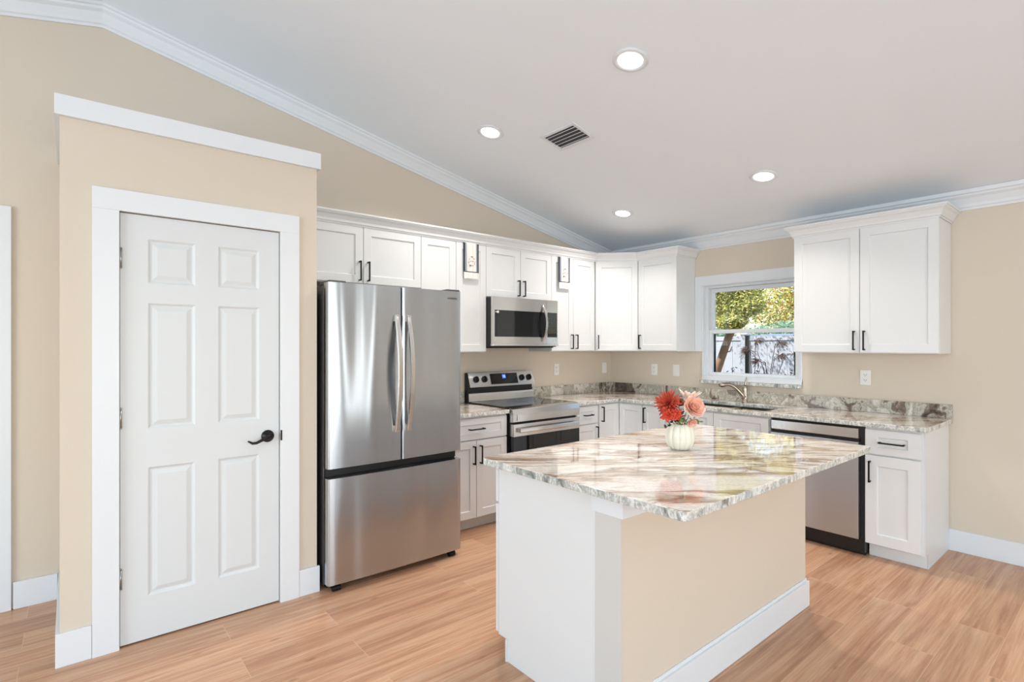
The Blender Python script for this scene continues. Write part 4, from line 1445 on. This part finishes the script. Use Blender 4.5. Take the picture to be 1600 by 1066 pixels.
def leaves(name, parent, mats, blobs, n, size, seed, loc=(0, 0, 0)):
    rnd = random.Random(seed)
    verts, faces, mi = [], [], []
    for i in range(n):
        c, r = blobs[rnd.randrange(len(blobs))]
        d = Vector((rnd.gauss(0, 1), rnd.gauss(0, 1), rnd.gauss(0, 1))).normalized()*(rnd.random()**0.45)
        p = Vector(c) + Vector((d.x*r[0], d.y*r[1], d.z*r[2]))
        a = Vector((rnd.gauss(0, 1), rnd.gauss(0, 1), rnd.gauss(0, 1))).normalized()
        b = a.orthogonal().normalized()
        L = size*rnd.uniform(0.6, 1.3)
        k = len(verts)
        verts += [p - a*L, p + b*L*0.45, p + a*L, p - b*L*0.45]
        faces.append((k, k+1, k+2, k+3))
        mi.append(rnd.randrange(len(mats)))
    me = bpy.data.meshes.new(name)
    me.from_pydata([tuple(v) for v in verts], [], faces)
    for m in mats: me.materials.append(m)
    me.polygons.foreach_set('material_index', mi)
    o = bpy.data.objects.new(name, me)
    COL.objects.link(o)
    if parent: o.parent = parent
    o.location = loc
    return o
def leafmat(name, c):
    m, nt, p = new_mat(name)
    p.inputs['Base Color'].default_value = c
    p.inputs['Roughness'].default_value = 0.55
    p.inputs['Subsurface Weight'].default_value = 0.0
    tr = N(nt, 'ShaderNodeBsdfTranslucent')
    tr.inputs[0].default_value = c
    mx = N(nt, 'ShaderNodeMixShader')
    mx.inputs[0].default_value = 0.4
    out = nt.nodes['Material Output']
    nt.links.new(p.outputs[0], mx.inputs[1])
    nt.links.new(tr.outputs[0], mx.inputs[2])
    nt.links.new(mx.outputs[0], out.inputs[0])
    return m
LM = [leafmat('leaf_yellow_green', srgb(218, 216, 120)), leafmat('leaf_mid_green', srgb(176, 186, 92)), leafmat('leaf_pale', srgb(236, 226, 160)), leafmat('leaf_deep', srgb(132, 148, 72))]
LB = [leafmat('leaf_autumn', srgb(196, 142, 96)), leafmat('leaf_tan', srgb(206, 170, 110)), leafmat('leaf_olive', srgb(140, 138, 66))]
LT = [leafmat('leaf_teal', srgb(112, 148, 122)), leafmat('leaf_blue_green', srgb(140, 174, 148))]

# leaning tree: trunk seen crossing the lower pane
tree = empty('leaning_tree', (2.5, 0.32, -0.30), 0, 'leaning tree with a bare trunk crossing the left of the lower window pane', 'tree')
tk = [(0, 0.22, 0), (0, -0.02, 0.55), (0.0, -0.10, 1.02), (0, -0.24, 1.42), (0.0, -0.40, 1.86), (0.05, -0.60, 2.25), (0.15, -0.85, 2.8), (0.2, -1.0, 3.4)]
obj('trunk', tube(tk, [0.085, 0.070, 0.062, 0.056, 0.052, 0.044, 0.036, 0.025], 14), M_bark, tree, smooth=True)
for pts, r in (([(0.0, -0.40, 1.86), (0.1, -0.25, 2.3), (0.1, 0.1, 2.8), (0.3, 0.5, 3.3)], 0.024), ([(0.05, -0.60, 2.25), (0.1, -0.9, 2.55), (0.2, -1.2, 2.95)], 0.014), ([(0.0, -0.30, 1.62), (0.02, -0.40, 1.63), (0.0, -0.44, 1.70)], 0.012)):
    obj('branch', tube(pts, [r*(1-0.6*i/(len(pts)-1)) for i in range(len(pts))], 8), M_bark, tree, smooth=True)
leaves('crown', tree, LM, [((-0.1, 0.25, 2.45), (0.5, 0.55, 0.42)), ((-0.2, -0.1, 2.5), (0.5, 0.55, 0.40)), ((-0.2, -0.55, 2.62), (0.5, 0.5, 0.32)), ((0.1, 0.4, 2.15), (0.4, 0.35, 0.22)), ((-0.1, -0.9, 2.75), (0.4, 0.5, 0.25)), ((0.2, 0.0, 3.1), (1.0, 1.3, 0.5)), ((-0.42, -0.35, 2.22), (0.14, 0.42, 0.26)), ((-0.42, -0.65, 2.45), (0.14, 0.45, 0.26)), ((-0.42, 0.0, 2.4), (0.14, 0.5, 0.3)), ((-0.42, -0.64, 2.05), (0.12, 0.24, 0.14)), ((-0.42, -0.84, 2.25), (0.12, 0.28, 0.18))], 60000, 0.019, 3)
def bush(name, loc, mats, blobs, n, size, label, seed, cat='tree', trunk=True):
    root = empty(name, loc, 0, label, cat)
    if trunk:
        top = max(b[0][2] for b in blobs)
        obj('trunk', tube([(0, 0, 0), (0.1, 0.05, top*0.5), (0.0, 0.2, top)], [0.14, 0.10, 0.05], 10), M_bark, root, smooth=True)
    leaves('foliage', root, mats, blobs, n, size, seed)
    return root
bush('broadleaf_tree', (8.0, 4.2, -0.3), LM, [((0, 0, 2.5), (1.2, 1.9, 1.1)), ((0, 0.6, 3.6), (1.2, 1.8, 1.0)), ((0, -0.8, 3.4), (1.2, 1.4, 0.9))], 20000, 0.052, 'yellow-green leafy tree filling the left of the upper pane', 11)
bush('broadleaf_tree', (12.0, 2.6, -0.3), LM+LB[:1], [((0, 0, 3.0), (1.4, 2.0, 1.0)), ((0, -0.4, 4.4), (1.4, 1.8, 0.7))], 19000, 0.060, 'thin-leaved tree with sky gaps in the middle of the upper pane', 12)
bush('autumn_tree', (8.6, -0.6, -0.3), LB, [((0, 0, 2.3), (1.0, 1.3, 0.9)), ((0, -0.7, 3.0), (1.0, 1.2, 0.9))], 13000, 0.042, 'sparse tan and orange-leaved tree at the right of the upper pane', 13)
bush('round_shrub', (5.4, 1.95, -0.3), LT, [((0, 0, 1.82), (0.5, 0.60, 0.26)), ((0, 0.0, 1.0), (0.5, 0.6, 1.0))], 5200, 0.045, 'blue-green rounded shrub rising behind the fence, left one', 14, 'shrub')
bush('round_shrub', (7.1, 1.05, -0.3), LT, [((0, 0, 1.95), (0.6, 0.90, 0.30)), ((0, 0, 1.0), (0.6, 0.7, 1.0))], 4600, 0.045, 'blue-green rounded shrub rising behind the fence, right one', 15, 'shrub')

# dry plants close to the window
M_dry = simple('dry_stalk', srgb(78, 66, 62), 0.8)
M_seed = simple('seed_head', srgb(84, 66, 62), 0.8)
def dry_plant(x, y, top, lean, head, label, nst=3):
    root = empty('dried_plant', (x, y, -0.30), 0, label, 'plant')
    rnd = random.Random(int(y*100))
    H = top+0.30
    for k in range(nst):
        l = lean + rnd.uniform(-0.10, 0.10)
        hh = H*(1.0 if k == 0 else rnd.uniform(0.90, 0.99))
        pts = [(0, rnd.uniform(-0.02, 0.02), 0), (0.01, l*0.15, hh*0.45), (0.0, l*0.45, hh*0.8), (0.0, l*0.8, hh*0.98), (0.0, l*1.15, hh*0.99), (0, l*1.5, hh*0.94)]
        obj('stalk', tube(pts, [0.006, 0.005, 0.0045, 0.004, 0.003, 0.002], 6), M_dry, root)
        if head:
            bm = bmesh.new()
            c = Vector(pts[4])
            for j in range(46):
                d = Vector((rnd.uniform(-1, 1), rnd.uniform(-1, 1)*1.0+ (1 if l > 0 else -1)*0.7, rnd.uniform(-0.7, 0.5))).normalized()
                L = rnd.uniform(0.04, 0.11)
                tube([c, c+d*L*0.6, c+d*L+Vector((0, 0, -0.02))], [0.0012, 0.0035, 0.001], 4, bm)
            obj('seed_head', bm, M_seed, root)
    return root
dry_plant(1.75, -0.80, 1.49, 0.03, True, 'dried upright stalk with a dense brown head right of the dark post', 2)
dry_plant(1.15, -1.36, 1.38, 0.28, True, 'dried stalks bending left with a feathery head across the dark post', 2)
dry_plant(1.95, -0.84, 1.47, -0.20, True, 'dried stalks arching right below the meeting rail of the window', 3)
dry_plant(1.45, -1.12, 1.25, 0.06, False, 'bare dried stems in the right half of the lower pane', 4)
o = None
for (yy, xx, lab) in ((-0.834, 1.5, 'thin black metal post in the middle of the lower window pane'), (-1.392, 1.5, 'thin black metal post at the right edge of the lower window pane')):
    root = empty('metal_post', (xx, yy, -0.30), 0, lab, 'post')
    obj('post_shaft', bx(-0.018, 0.018, -0.018, 0.018, 0.0, 1.822), M_black, root, bevel=0.002)
    obj('post_cap', bx(-0.023, 0.023, -0.023, 0.023, 1.822, 1.835), M_black, root)
    obj('base_plate', bx(-0.05, 0.05, -0.05, 0.05, 0.0, 0.008), M_black, root)
for i, (yy, hh) in enumerate(((-0.60, 1.22), (-0.86, 1.18), (-1.12, 1.15), (-1.50, 1.16))):
    lab = ['small dark-leaved plant by the base of the trunk, left one', 'small dark-leaved plant left of the middle post', 'small dark-leaved plant low between the two posts', 'small dark-leaved plant low beside the right post'][i]
    root = empty('small_plant', (1.1, yy, -0.30), 0, lab, 'plant')
    obj('stem', tube([(0, 0, 0), (0.02, 0.02, 0.8), (0, 0.0, hh+0.28)], 0.004, 6), M_dry, root)
    leaves('leaves', root, [M_seed, M_dry], [((0, 0, hh+0.20), (0.07, 0.07, 0.12)), ((0, 0, hh-0.2), (0.1, 0.1, 0.3))], 90, 0.016, 40+i)
